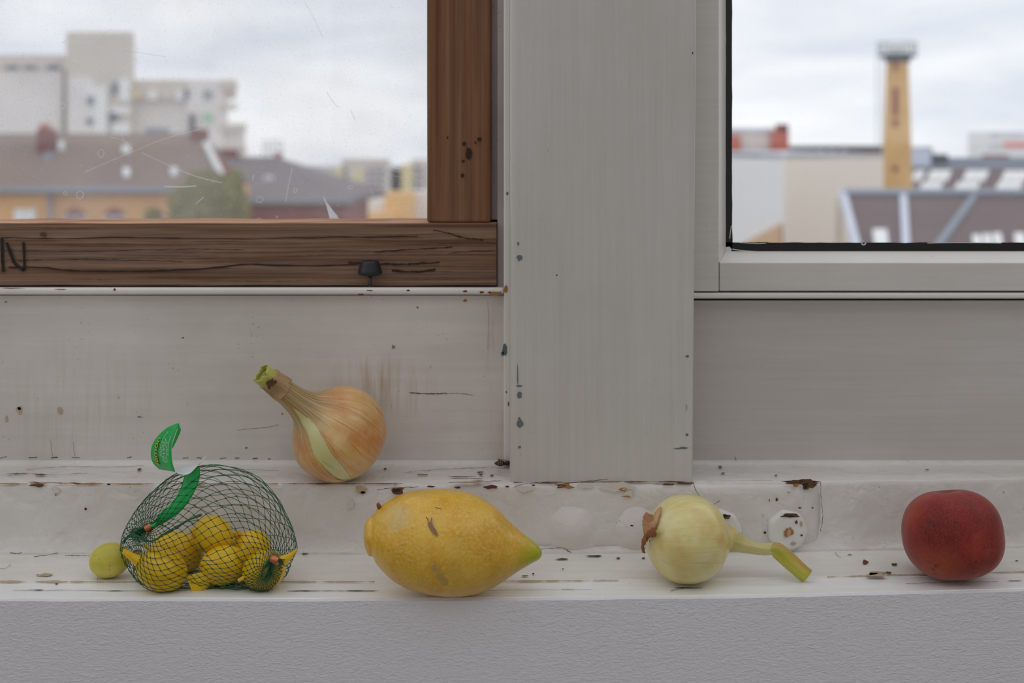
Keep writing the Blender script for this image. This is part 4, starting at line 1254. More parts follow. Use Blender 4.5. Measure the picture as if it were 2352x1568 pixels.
sd.thickness = 0.0007
sd.offset = -1


def ruffle(amp, n, sd_):
    return lambda ph, s_, r: r * amp * (mn.noise(Vector((math.cos(ph) * n, math.sin(ph) * n, sd_))) + 0.5 * mn.noise(Vector((math.cos(ph) * n * 2.3, math.sin(ph) * n * 2.3, sd_ + 4 + s_ * 30))))


sh = cr([(0.0560, 0.0090), (0.0575, 0.0091), (0.0640, 0.0085), (0.0700, 0.0081), (0.0750, 0.0078)], 24)
shp = revolve('stem_sheath', OC, OA, sh, 64, PM['sheath'], onion, disp=ruffle(0.13, 3.2, 8), skip=lambda ph, s_: s_ > 0.070 + 0.005 * mn.noise(Vector((math.cos(ph) * 2.5, math.sin(ph) * 2.5, 3))))
core = cr([(0.055, 0.0078), (0.064, 0.0079), (0.072, 0.0075), (0.0790, 0.0075)], 24)
cu = revolve('stem_leaf', OC, OA, core, 64, PM['green'], onion, disp=ruffle(0.08, 2.0, 12), skip=lambda ph, s_: s_ > 0.0770 + 0.0022 * mn.noise(Vector((math.cos(ph) * 2.5, math.sin(ph) * 2.5, 9))))
for o_, th in ((shp, 0.0006), (cu, 0.0010)):
    q = o_.modifiers.new('solid', 'SOLIDIFY')
    q.thickness = th
    q.offset = -1
revolve('stem_leaf', OC + Vector((0.0012, 0, -0.0006)), OA, cr([(0.060, 0.0008), (0.066, 0.0022), (0.0720, 0.0040), (0.0755, 0.0052)], 14), 40, PM['green'], onion, disp=ruffle(0.15, 2.0, 22))
# dark rotten patch on the sheath
ex, ey, ez = frame_for(OC, OA)
def to_px(p_):
    return CX + p_.x / p_.y * F, HY - p_.z / p_.y * F


def stem_pt(ph, s_, r):
    return OC + ez * s_ + ex * (r * math.cos(ph)) + ey * (r * math.sin(ph))


ph0, s00 = min(((i * 0.05, 0.056 + 0.0004 * j) for i in range(40, 90) for j in range(40)), key=lambda q: math.hypot(to_px(stem_pt(q[0], q[1], 0.009))[0] - 616, to_px(stem_pt(q[0], q[1], 0.009))[1] - 879))
for mt, dph, ds, s0 in [('chip_brown', 0.50, 0.0032, s00 - 0.0012)]:
    pts = []
    for i in range(14):
        a = 2 * math.pi * i / 14
        w_ = 1 + 0.9 * mn.noise(Vector((math.cos(a) * 2, math.sin(a) * 2, 3 + dph)))
        ph, s_ = ph0 + dph * w_ * math.cos(a), s0 + ds * w_ * math.sin(a)
        r = 0.0093 if mt == 'chip_brown' else 0.0095
        pts.append(OC + ez * s_ + ex * (r * math.cos(ph)) + ey * (r * math.sin(ph)))
    mk('withered_patch', pts, [tuple(range(14))], PM[mt], onion)

# ---- pale onion on the lower sill -----------------------------------------------------------
PC = onV(1577, 1237.5, 0.9637)
PA = Vector((0.955, 0.26, -0.03)).normalized()
RP = 0.0293
PM['skin_pale'] = skin_mat('pale_yellow_onion_skin', (226, 212, 142), (216, 188, 116), (232, 222, 168), (186, 142, 84), (232, 224, 172), 0.22, 0.35, 0.45)
PM['husk'] = skin_mat('dry_onion_husk', (200, 154, 108), (170, 110, 70), (214, 176, 132), (120, 72, 44), (214, 180, 138), 0.6)
po = thing('onion', 'pale yellow onion with a bent green stem on the sill beside the lemon', 'onion', (PC.x, PC.y, Z_BOARD), group='onions on the window sill')
pp0 = [(-0.0268, 0.0006), (-0.0270, 0.003), (-0.0268, 0.007), (-0.0245, 0.0140), (-0.0190, 0.0218), (-0.0100, 0.0277), (0.0, RP), (0.0100, 0.0280), (0.0180, 0.0236), (0.0235, 0.0172), (0.0270, 0.0118), (0.0310, 0.0085), (0.0350, 0.0068)]
revolve('bulb', PC, PA, cr(pp0, 100), 110, PM['skin_pale'], po, disp=lambda ph, s_, r: r * (0.014 * mn.noise(Vector((math.cos(ph) * 1.4, math.sin(ph) * 1.4, s_ * 40))) + 0.006 * mn.noise(Vector((math.cos(ph) * 6, math.sin(ph) * 6, s_ * 10)))))
Ys = PC.y + 0.003
stem = [PC + PA * 0.0270, onV(1690, 1244, 0.971), onV(1715, 1253, 0.9705), onV(1742, 1260, 0.970), onV(1764, 1261, 0.969), onV(1778, 1259, 0.9685)]
rad = [(0.0098, 0.0090), (0.0068, 0.0064), (0.0050, 0.0048), (0.0040, 0.0038), (0.0040, 0.0036), (0.0042, 0.0030)]
st = cr([tuple(p_) for p_ in stem], 40)
rd = [tuple(q) for q in cr(rad, 40)]
fold = lambda ph, t: 0.10 * mn.noise(Vector((math.cos(ph) * 2.4, math.sin(ph) * 2.4, t * 2))) + 0.05 * mn.noise(Vector((math.cos(ph) * 6, math.sin(ph) * 6, t * 3)))
tube('stem', st, rd, 48, PM['neck2'] if 'neck2' in PM else skin_mat('pale_green_onion_neck', (208, 196, 128), (186, 180, 100), (216, 204, 144), (150, 120, 60), (222, 212, 160), 0.35), po, disp=fold)
lf = [onV(1768, 1259, 0.9685), onV(1782, 1262, 0.968), onV(1800, 1275, 0.967), onV(1820, 1293, 0.966), onV(1840, 1311, 0.9655), onV(1854, 1322, 0.9655)]
lr = [(0.0030, 0.0030), (0.0050, 0.0034), (0.0056, 0.0034), (0.0056, 0.0032), (0.0053, 0.0030), (0.0051, 0.0028)]
l1 = cr([tuple(p_) for p_ in lf], 40)
M = skin_mat('yellow_green_onion_leaf', (188, 182, 52), (152, 160, 20), (206, 184, 84), (150, 110, 40), (212, 204, 110), 0.32)
su = M.node('SeparateXYZ', Vector=M.tc('UV'))
dm_ = M.math('ABSOLUTE', M.math('SUBTRACT', M.math('ADD', su.outputs[0], M.math('MULTIPLY_ADD', M.noise(M.tc('UV', (8, 5, 1)), 1.0, 3.0), 0.10, -0.05)), 0.27))
M.color(M.mix(M.ramp(dm_, (0.10, 0.85), (0.17, 0.0)), M.b.inputs['Base Color'].links[0].from_socket, (190, 148, 74)))
PM['leaf2'] = M
leaf = tube('leaf', l1, [tuple(q) for q in cr(lr, 40)], 48, PM['leaf2'], po, disp=lambda ph, t: 0.08 * mn.noise(Vector((math.cos(ph) * 3, math.sin(ph) * 3, t * 2))), cap=False)
q = leaf.modifiers.new('solid', 'SOLIDIFY')
q.thickness = 0.0008
q.offset = -1

def shard(name, pts3, w, mat, parent, nrm, curl=0.0, n=18, sub=6):
    """thin papery flake: a strip with width profile w (list), curled across"""
    P = [Vector(q) for q in cr([tuple(p_) for p_ in pts3], n)]
    W = [q[0] for q in cr([(a,) for a in w], n)]
    N = Vector(nrm).normalized()
    vs, fs, uv = [], [], []
    for i, p_ in enumerate(P):
        t = (P[min(i + 1, n - 1)] - P[max(i - 1, 0)]).normalized()
        s_ = N.cross(t).normalized()
        for k_ in range(sub + 1):
            u_ = k_ / sub * 2 - 1
            e_ = 1 + 0.35 * mn.noise(Vector((i * 0.5, u_ * 2, w[0] * 1000)))
            vs.append(p_ + s_ * (u_ * W[i] * e_) + N * (curl * (1 - u_ * u_) + 0.0006 * mn.noise(Vector((i * 0.6, k_ * 0.9, 3)))))
            uv.append((k_ / sub * 0.3, i / n))
    for i in range(n - 1):
        for k_ in range(sub):
            a = i * (sub + 1) + k_
            fs.append((a, a + 1, a + sub + 2, a + sub + 1))
    o_ = mk(name, vs, fs, mat, parent, smooth=True, uvs=uv)
    q_ = o_.modifiers.new('solid', 'SOLIDIFY')
    q_.thickness = 0.0004
    return o_


def pon(px, py, off=0.0008):
    return sph_hit(px, py, PC, RP + off)


shard('husk_flake', [pon(1484, 1242, 0.001), pon(1487, 1215, 0.002), onV(1489, 1195, 0.953), onV(1492, 1178, 0.952)], [0.0010, 0.0030, 0.0042, 0.0022], PM['husk'], po, (-0.5, -0.8, 0.1), 0.0010)
shard('husk_flake', [pon(1489, 1230, 0.001), pon(1500, 1205, 0.0012), pon(1508, 1185, 0.0014), pon(1518, 1164, 0.0016)], [0.0008, 0.0026, 0.0022, 0.0005], PM['husk'], po, (-0.5, -0.8, 0.2), 0.0008)
shard('husk_flake', [pon(1480, 1238, 0.001), pon(1490, 1228, 0.002), pon(1500, 1222, 0.003), pon(1506, 1219, 0.0035)], [0.0012, 0.0018, 0.0028, 0.0022], PM['dry'], po, (-0.4, -0.9, 0.2), 0.0010)
shard('husk_flake', [pon(1483, 1228, 0.0012), onV(1480, 1240, 0.951), onV(1477, 1255, 0.9535), onV(1479, 1268, 0.9555)], [0.0016, 0.0018, 0.0010, 0.0012], PM['dry'], po, (-0.7, -0.7, 0.1), 0.0008)
rt = pon(1487, 1230, 0.0004)
for i in range(22):
    a = random.uniform(0, 6.28)
    d = Vector((-0.25 + 0.5 * math.cos(a) * 0.3, -0.25 + 0.25 * math.sin(a), math.sin(a))) * random.uniform(0.003, 0.0062)
    tube('root', [rt, rt + d * 0.5 + Vector((-0.0012, -0.001, 0)), rt + d + Vector((random.uniform(-.0006, .0006), -0.0003, 0))], [0.0004, 0.0003, 0.00015], 5, PM['dry'], po)

# ---- peach -----------------------------------------------------------------------------------
KC = onV(2188, 1231, 0.9734)
rp = 0.97 * 101 / F * 0.9734
wx = 112 / F * 0.9734
M = Mat('fuzzy_peach_skin', (150, 50, 40), 0.62)
v = M.tc()
n1 = M.noise(v, 30.0, 4.0, 0.55, 0.3)
c = M.ramp(n1, (0.3, (100, 20, 20)), (0.5, (130, 31, 27)), (0.64, (152, 54, 34)), (0.80, (174, 94, 50)))
low = M.blob((-0.020, -0.028, 0.013), (0.026, 0.03, 0.02), 0.8, 0.4, 60)
c = M.mix(M.math('MULTIPLY', low, 0.7), c, (168, 84, 46))
st = M.noise(M.tc(scale=(60, 60, 14)), 1.0, 4.0, 0.6, 0.4)
c = M.mix(M.ramp(st, (0.58, 0.0), (0.70, 0.55)), c, (88, 30, 34))
spk = M.math('MULTIPLY', M.ramp(M.voro(v, 150.0), (0.18, 1.0), (0.30, 0.0)), M.ramp(M.noise(v, 40.0, 3.0), (0.55, 0.0), (0.62, 0.7)))
c = M.mix(spk, c, (78, 28, 38))
c = M.mix(M.ramp(M.noise(v, 900.0, 2.0), (0.4, 0.0), (0.7, 0.10)), c, (206, 140, 118))
M.color(c)
M.bump(M.noise(v, 1200.0, 2.0), 0.2, 0.0004)
M.bump(M.noise(v, 80.0, 3.0), 0.12, 0.0015)
M.b.inputs['Sheen Weight'].default_value = 0.35
M.b.inputs['Sheen Roughness'].default_value = 0.45
M.b.inputs['Sheen Tint'].default_value = lin((255, 205, 196))
M.b.inputs['Specular IOR Level'].default_value = 0.3
PM['peach'] = M
vs, fs = [], []
NU, NV = 96, 64
for j in range(NV + 1):
    th = math.pi * j / NV
    for i in range(NU):
        ph = 2 * math.pi * i / NU
        x, y, z = math.sin(th) * math.cos(ph), math.sin(th) * math.sin(ph), math.cos(th)
        e = 2.35
        k_ = (abs(x) ** e + abs(y) ** e + abs(z) ** e) ** (-1 / e)
        f_ = k_
        # stem dimple at the top, shallow seam over the front right
        f_ *= 1 - 0.09 * math.exp(-(th / 0.22) ** 2) - 0.04 * math.exp(-((math.pi - th) / 0.25) ** 2)
        dph = (ph - math.radians(-62) + math.pi) % (2 * math.pi) - math.pi
        f_ *= 1 - 0.022 * math.exp(-(dph / 0.16) ** 2) * math.sin(th)
        f_ *= 1 + 0.018 * mn.noise(Vector((x * 1.3 + 5, y * 1.3, z * 1.3)))
        q = Vector((x * f_ * wx, y * f_ * wx * 0.97, z * f_ * rp * 1.02))
        q.rotate(Matrix.Rotation(math.radians(-4), 3, 'Y'))
        q.rotate(Matrix.Rotation(math.radians(-9), 3, 'X'))
        vs.append(KC + q)
zmin = min(p_.z for p_ in vs)
vs = [p_ + Vector((0, 0, Z_STRIP + 0.0002 - zmin)) for p_ in vs]
for j in range(NV):
    for i in range(NU):
        i2 = (i + 1) % NU
        fs.append((j * NU + i, (j + 1) * NU + i, (j + 1) * NU + i2, j * NU + i2))
pe = thing('peach', 'dark red velvety peach at the right end of the sill', 'peach', (KC.x, KC.y, Z_STRIP))
mk('skin', vs, fs, PM['peach'], pe, smooth=True)

# ---- grape -----------------------------------------------------------------------------------
GC = onV(252, 1286, 0.971)
M = Mat('green_grape_skin', (178, 172, 62), 0.30)
v = M.tc()
c = M.ramp(M.noise(v, 60.0, 3.0), (0.35, (190, 182, 56)), (0.65, (212, 200, 96)))
spk = M.math('MULTIPLY', M.ramp(M.voro(v, 330.0), (0.10, 1.0), (0.17, 0.0)), M.ramp(M.noise(v, 110.0, 2.0), (0.54, 0.0), (0.6, 0.85)))
c = M.mix(spk, c, (110, 74, 30))
M.color(c)
M.b.inputs['Subsurface Weight'].default_value = 0.55
M.b.inputs['Subsurface Radius'].default_value = (0.012, 0.010, 0.003)
M.b.inputs['Subsurface Scale'].default_value = 0.8
PM['grape'] = M
gr = thing('grape', 'yellow green grape lying on the sill left of the net bag', 'grape', (GC.x, GC.y, Z_BOARD))
gl_, gb = 46.5 / F * 0.971, 0.965 * 40.5 / F * 0.971
gp = [(-gl_ + 2 * gl_ * i / 40, gb * math.sqrt(max(0.0, 1 - abs(-1 + 2 * i / 40) ** 2.15))) for i in range(41)]
gp[0] = (gp[0][0], 0.0002)
gp[-1] = (gp[-1][0], 0.0002)
revolve('berry', GC, (0.97, 0.12, 0.20), gp, 48, PM['grape'], gr, disp=lambda ph, s_, r: r * 0.012 * mn.noise(Vector((math.cos(ph), math.sin(ph), s_ * 60))))
gs = GC + Vector((-0.0115, -0.0058, -0.0035))
stalk0 = onV(296, 1266, 0.972)
tube('stalk', [GC + Vector((gl_ * 0.95, 0.002, 0.003)), onV(312, 1264, 0.975), onV(326, 1266, 0.976)], [0.0009, 0.0007, 0.0012], 8, PM['dry'], gr)

# ---- dead wasp on the upper ledge -------------------------------------------------------------
PM['wasp'] = Mat('black_wasp_body', (30, 24, 16), 0.35)
M = Mat('wasp_stripes', (40, 30, 12), 0.35)
wv = M.node('SeparateXYZ', Vector=M.tc('UV'))
band = M.math('FRACT', M.math('MULTIPLY', wv.outputs[1], 5.0))
M.color(M.ramp(band, (0.0, (30, 22, 14)), (0.72, (30, 22, 14)), (0.8, (150, 116, 26)), (1.0, (150, 116, 26))))
PM['stripe'] = M
WY = 1.0745
zl = Z_LEDGE + 0.002
wc = Vector(((1148 - CX) / F * WY, WY, zl + 0.0024))
wasp = thing('wasp', 'tiny dead striped wasp on the upper ledge against the post', 'wasp', (wc.x, wc.y, zl))
ab = [(-0.0042, 0.0002), (-0.0036, 0.0008), (-0.002, 0.0017), (0.0, 0.0022), (0.002, 0.0021), (0.0035, 0.0012), (0.004, 0.0004)]
revolve('abdomen', wc, (1, -0.1, 0.03), cr(ab, 26), 24, PM['stripe'], wasp)
revolve('thorax', wc + Vector((0.0058, 0, 0.0002)), (1, 0, 0.0), cr([(-0.0022, 0.0003), (-0.0014, 0.0014), (0, 0.0019), (0.0014, 0.0015), (0.002, 0.0003)], 14), 20, PM['wasp'], wasp)
revolve('head', wc + Vector((0.0087, 0, -0.0004)), (1, 0, 0.0), cr([(-0.0011, 0.0003), (-0.0006, 0.0012), (0, 0.0014), (0.0007, 0.0011), (0.001, 0.0003)], 12), 16, PM['wasp'], wasp)
for sx in (0.0042, 0.0058, 0.0074):
    for sy in (-1, 1):
        a = wc + Vector((sx, sy * 0.0012, -0.0008))
        tube('leg', [a, a + Vector((-0.0004, sy * 0.0022, 0.0008)), Vector((a.x - 0.0012, a.y + sy * 0.0030, zl + 0.0002))], [0.00028, 0.00024, 0.00016], 6, PM['wasp'], wasp)
for sy in (-1, 1):
    a = wc + Vector((0.0092, sy * 0.0006, 0.0004))
    tube('antenna', [a, a + Vector((0.0008, sy * 0.0006, 0.0022)), a + Vector((-0.0006, sy * 0.0010, 0.0042))], [0.00022, 0.0002, 0.00018], 6, PM['wasp'], wasp)
PM['wing'] = Mat('smoky_wing', (120, 96, 60), 0.3, Alpha=0.55)
for sy in (-1, 1):
    a = wc + Vector((0.0055, sy * 0.0008, 0.0018))
    mk('wing', [a, a + Vector((-0.003, sy * 0.0016, 0.0012)), a + Vector((-0.0075, sy * 0.0014, 0.0006)), a + Vector((-0.0070, sy * 0.0002, 0.0002)), a + Vector((-0.003, 0, 0.0003))], [(0, 1, 2, 3, 4)], PM['wing'], wasp)

# ---- foil-wrapped lemon sweets in the net ------------------------------------------------------
M = Mat('yellow_sweet_foil', (236, 190, 8), 0.26)
v = M.tc()
cr1 = M.noise(v, 170.0, 4.0, 0.6, 0.8)
c = M.mix(M.ramp(M.noise(v, 40.0, 2.0), (0.3, 0.0), (0.7, 0.6)), (238, 196, 6), (226, 170, 4))
M.color(c)
M.bump(cr1, 0.25, 0.0016)
M.bump(M.noise(M.tc('UV', (60, 3, 1)), 1.0, 3.0), 0.15, 0.0010)
M.b.inputs['Subsurface Weight'].default_value = 0.1
M.b.inputs['Subsurface Radius'].default_value = (0.006, 0.004, 0.0005)
PM['foil'] = M
PM['print'] = Mat('green_foil_print', (30, 110, 40), 0.4)
SWEETS = []


def sweet(cx, cy, Y, a, b_, ang, tails, label, prints=()):
    c_ = onV(cx, cy, Y)
    la, lb = a / F * Y, b_ * 0.975 / F * Y
    o_ = thing('wrapped_sweet', label, 'sweet', (c_.x, c_.y, c_.z - lb), group='yellow lemon sweets in the net bag')
    ax = Vector((math.cos(ang), 0.05, math.sin(ang)))
    pf = [(-la * math.cos(math.pi * i / 30), max(0.0003, lb * math.sin(math.pi * i / 30) ** 0.92)) for i in range(31)]
    revolve('foil_body', c_, ax, pf, 44, PM['foil'], o_, disp=lambda ph, s_, r: r * (0.03 * mn.noise(Vector((math.cos(ph) * 1.6, math.sin(ph) * 1.6, s_ * 90 + cx))) + 0.012 * mn.noise(Vector((math.cos(ph) * 7, math.sin(ph) * 7, s_ * 60 + cx)))))
    for tl in tails:
        P = cr([tuple(onV(x, y, Y + dy)) for x, y, dy, w_, t_ in tl], 16)
        Rr = [tuple(q_) for q_ in cr([(w_ / F * Y, t_ / F * Y) for x, y, dy, w_, t_ in tl], 16)]
        tube('twist_end', P, Rr, 24, PM['foil'], o_, disp=lambda ph, t: 0.22 * mn.noise(Vector((math.cos(ph) * 4, math.sin(ph) * 4, t * 3 + cx))))
    for poly in prints:
        mk('printed_mark', [sph_hit(x, y, c_, lb * 1.035) for x, y in poly], [tuple(range(len(poly)))], PM['print'], o_)
    SWEETS.append((c_, la, lb, ax.normalized()))


def quadmark(x, y, w, h, sk=0.0):
    return [(x - w + sk, y - h), (x + w + sk, y - h), (x + w - sk, y + h), (x - w - sk, y + h)]


sweet(371, 1308, 0.948, 59, 49, math.radians(-22), [[(325, 1290, -0.004, 15, 14), (308, 1281, -0.006, 10, 9), (295, 1273, -0.007, 8, 6), (283, 1265, -0.007, 6, 3)], [(320, 1283, 0.0, 9, 7), (312, 1274, 0.002, 11, 5)]],
      'yellow foil lemon sweet at the front left of the net bag', [quadmark(354, 1268, 2.5, 8, 1), quadmark(358, 1263, 5, 1.5), quadmark(352, 1278, 5, 1.5)])
sweet(406, 1268, 0.9835, 62, 48, math.radians(-14), [[(352, 1262, -0.002, 12, 10), (340, 1256, -0.003, 7, 5), (330, 1251, -0.003, 4, 2)]], 'yellow foil lemon sweet behind the front left one in the net bag')
sweet(489, 1229, 0.974, 48, 43, math.radians(-35), [[(450, 1228, -0.006, 9, 8), (444, 1221, -0.008, 6, 5), (438, 1215, -0.008, 4, 3)]], 'topmost yellow foil lemon sweet of the pile in the net bag', [quadmark(454 + i * 2.3, 1243 + i * 4.2, 2.4, 1.2, -1) for i in range(5)])
sweet(512, 1298, 0.9585, 54, 45, math.radians(14), [[(482, 1318, -0.006, 10, 8), (468, 1331, -0.009, 19, 6), (452, 1341, -0.011, 25, 4), (437, 1348, -0.012, 27, 2)], [(552, 1275, -0.006, 10, 9), (565, 1268, -0.008, 17, 6), (577, 1262, -0.008, 22, 2)]],
      'yellow foil lemon sweet with a broad tail in the middle front of the net bag')
sweet(575, 1262, 0.985, 48, 44, math.radians(30), [[(548, 1232, -0.004, 8, 6), (541, 1222, -0.005, 12, 3)]], 'yellow foil lemon sweet at the back right of the net bag')
sweet(606, 1309, 0.9506, 50, 45, math.radians(20), [[(642, 1292, -0.004, 14, 12), (660, 1281, -0.003, 9, 6), (672, 1271, -0.002, 5, 3), (682, 1263, -0.002, 3, 2)], [(566, 1322, -0.008, 6, 5), (556, 1328, -0.009, 4, 2), (547, 1333, -0.009, 4, 1.5)]],
      'yellow foil lemon sweet at the front right of the net bag')

# ---- green net bag ------------------------------------------------------------------------------
PM['net'] = Mat('dark_green_net_cord', (34, 96, 62), 0.5)
PM['knot'] = Mat('net_knot', (16, 46, 30), 0.6)
PM['copper'] = Mat('copper_clip', (196, 120, 86), 0.35, Metallic=0.85)
NB = Vector(((475 - CX) / F * 0.966, 0.966, Z_STRIP))
net = thing('net_bag', 'dark green net bag of lemon sweets with copper clips and a green tag', 'bag', NB)
outline = [(682, 1262), (674, 1225), (657, 1185), (632, 1140), (600, 1105), (560, 1082), (520, 1071), (480, 1068), (440, 1075), (400, 1090), (360, 1120), (325, 1155), (300, 1190), (280, 1230), (277, 1262), (290, 1292), (310, 1320), (335, 1343), (370, 1356), (450, 1358), (540, 1358), (600, 1356), (637, 1343), (660, 1318), (670, 1290)]
BX, BY_, BD = 475.0, 1222.0, 0.966
pol = sorted((math.atan2(BY_ - y, x - BX), math.hypot(x - BX, y - BY_)) for x, y in outline)


def Rphi(a):
    n_ = len(pol)
    for i in range(n_):
        a0, r0 = pol[i]
        a1, r1 = pol[(i + 1) % n_]
        if i == n_ - 1:
            a1 += 2 * math.pi
        aa = a if a >= a0 else a + 2 * math.pi
        if a0 <= aa <= a1:
            return r0 + (r1 - r0) * (aa - a0) / (a1 - a0 + 1e-9)
    return pol[0][1]


def to_sphere(px, py):
    a = math.atan2(BY_ - py, px - BX)
    rr = math.hypot(px - BX, py - BY_) / Rphi(a)
    x, z = rr * math.cos(a), rr * math.sin(a)
    y = -math.sqrt(max(0.0, 1 - rr * rr))
    return complex(x, z) / (1 - y)


Apole, Bpole = to_sphere(628, 1284), to_sphere(345, 1211)


def net_point(s_, th):
    th = th - 0.45 * math.sin(th)      # fewer cords across the front, more round the back
    w_ = cmath.exp(complex(s_, th))
    if abs(1 - w_) < 1e-6:
        w_ += 1e-5
    ze = (Apole - Bpole * w_) / (1 - w_)
    m2 = abs(ze) ** 2
    x, z, y = 2 * ze.real / (1 + m2), 2 * ze.imag / (1 + m2), (m2 - 1) / (m2 + 1)
    a = math.atan2(z, x)
    rr = math.hypot(x, z)
    R_ = Rphi(a) * rr
    dep = 0.031 if y < 0 else 0.036
    topf = max(0.0, z) ** 1.2
    Y = BD + y * dep * (1 - 0.45 * topf)
    crumple = 0.0035 * mn.noise(Vector((x * 3.2, y * 3.2, z * 3.2))) + 0.0018 * mn.noise(Vector((x * 8, y * 8, z * 8)))
    Y += crumple * (1 - 0.5 * topf)
    k_ = math.exp(-s_ * 0.0)
    p_ = onV(BX + R_ * math.cos(a), BY_ - R_ * math.sin(a), BD)
    p_.y = Y
    # the clipped end at the left is drawn into the bag
    pb_ = math.exp(-max(0.0, 3.1 - s_) * 0.9)
    p_.y += 0.010 * pb_
    # stay outside the sweets
    for c_, la, lb, ax in SWEETS:
        d = p_ - c_
        al = d.dot(ax)
        pe_ = d - ax * al
        f_ = math.sqrt((al / (la + 0.0008)) ** 2 + (pe_.length / (lb + 0.0008)) ** 2)
        if f_ < 1.0 and y < 0.25:
            # push straight towards the front
            for _ in range(12):
                p_.y -= 0.0015
                d = p_ - c_
                al = d.dot(ax)
                pe_ = d - ax * al
                if math.sqrt((al / (la + 0.0008)) ** 2 + (pe_.length / (lb + 0.0008)) ** 2) >= 1:
                    break
    p_.z = max(p_.z, Z_STRIP + 0.0005)
    if p_.y > Y_STEP:
        p_.z = max(p_.z, Z_BOARD + 0.0006)
    return p_


NTH, NS = 36, 32
cv, cf, kv, kf = [], [], [], []
SMAX = 3.1


def s_of(j):
    t = -1 + 2 * j / NS
    return SMAX * math.sinh(1.25 * t) / math.sinh(1.25)


def strand(pts, r):
    P = [Vector(p_) for p_ in pts]
    base = len(cv)
    n_ = len(P)
    for i, p_ in enumerate(P):
        t = (P[min(i + 1, n_ - 1)] - P[max(i - 1, 0)])
        if t.length < 1e-9:
            t = Vector((1, 0, 0))
        t.normalize()
        a = t.cross(Vector((0.31, 0.9, 0.27))).normalized()
        b_ = t.cross(a)
        for k_ in range(3):
            an = 2 * math.pi * k_ / 3
            cv.append(p_ + (a * math.cos(an) + b_ * math.sin(an)) * r)
    for i in range(n_ - 1):
        for k_ in range(3):
            k2 = (k_ + 1) % 3
            cf.append((base + i * 3 + k_, base + i * 3 + k2, base + i * 3 + 3 + k2, base + i * 3 + 3 + k_))


dth = 2 * math.pi / NTH
cache = {}


def node(j, i):
    key = (j, i % NTH)
    if key not in cache:
        jt = 0.22
        cache[key] = net_point(s_of(j), ((i % NTH) + 0.5 * (j % 2)) * dth + jt * dth * mn.noise(Vector((j * 1.7, i * 2.3, 0))))
    return cache[key]


RN = 0.00023
for j in range(NS):
    for i in range(NTH):
        p0 = node(j, i)
        for i2 in ((i, i + 1) if j % 2 else (i - 1, i)):
            p1 = node(j + 1, i2)
            th0 = (i + 0.5 * (j % 2)) * dth
            th1 = (i2 + 0.5 * ((j + 1) % 2)) * dth
            mid = net_point((s_of(j) + s_of(j + 1)) / 2, (th0 + th1) / 2)
            strand([p0, mid, p1], RN)
        if 0 < j and abs(s_of(j)) < 1.9:
            base = len(kv)
            q = (node(j, i + 1) - p0)
            q = q.normalized() if q.length > 1e-9 else Vector((1, 0, 0))
            u_ = Vector((0, 1, 0)).cross(q)
            u_ = u_.normalized() if u_.length > 1e-6 else Vector((0, 0, 1))
            w_ = q.cross(u_)
            for e_ in (q * 0.00078, -q * 0.00078, u_ * 0.00042, -u_ * 0.00042, w_ * 0.00042, -w_ * 0.00042):
                kv.append(p0 + e_)
            for f_ in ((0, 2, 4), (2, 1, 4), (1, 3, 4), (3, 0, 4), (2, 0, 5), (1, 2, 5), (3, 1, 5), (0, 3, 5)):
                kf.append(tuple(base + x for x in f_))
# bunched cords at both clips
endA = net_point(-SMAX, 0.3)
endB = net_point(SMAX, 0.3)
clipA0, clipA1 = onV(624, 1280, endA.y - 0.0035), onV(641, 1288, endA.y - 0.006)
clipB0, clipB1 = onV(350, 1206, endB.y - 0.002), onV(335, 1215, endB.y - 0.003)
for i in range(34):
    th = i / 34 * 2 * math.pi
    a = net_point(-SMAX, th)
    j_ = Vector((random.uniform(-1, 1), random.uniform(-1, 1), random.uniform(-1, 1))) * 0.0012
    strand([a, (a + clipA0) / 2 + j_, clipA0 + j_, clipA1 + j_, onV(random.uniform(645, 656), random.uniform(1283, 1302), clipA1.y + random.uniform(-0.003, 0.002))], RN)
    b_ = net_point(SMAX, th)
    strand([b_, (b_ + clipB0) / 2 + j_, clipB0 + j_, clipB1 + j_, onV(random.uniform(298, 332), random.uniform(1212, 1240), clipB1.y + random.uniform(-0.004, 0.006)), onV(random.uniform(290, 335), random.uniform(1216, 1245), clipB1.y + random.uniform(-0.004, 0.008))], RN)
# a rolled selvage along the opening at the left
for k_ in range(10):
    P = [(282, 1246), (300, 1228), (318, 1232), (340, 1243), (358, 1240), (372, 1228), (400, 1214), (430, 1196), (462, 1182)]
    strand([onV(x + random.uniform(-3, 3), y + random.uniform(-3, 3), 0.9375 + 0.0035 * math.sin(x * 0.05) + random.uniform(-0.001, 0.001)) for x, y in cr(P, 22)], RN)
mk('net', cv, cf, PM['net'], net)
mk('net_knots', kv, kf, PM['knot'], net)['kind'] = 'stuff'


def clip_mesh(a, b_, r):
    a, b_ = Vector(a), Vector(b_)
    P = [a + (b_ - a) * t for t in (0, 0.04, 0.5, 0.96, 1)]
    return tube('copper_clip', P, [r * 0.9, r, r * 1.02, r, r * 0.9], 14, PM['copper'], net, disp=lambda ph, t: 0.06 * math.sin(ph * 5))


clip_mesh(clipA0 + Vector((0, -0.001, 0)), clipA1 + Vector((0, -0.001, 0)), 0.0026)
clip_mesh(onV(353, 1203, clipB0.y - 0.001), onV(334, 1216, clipB0.y - 0.002), 0.0024)

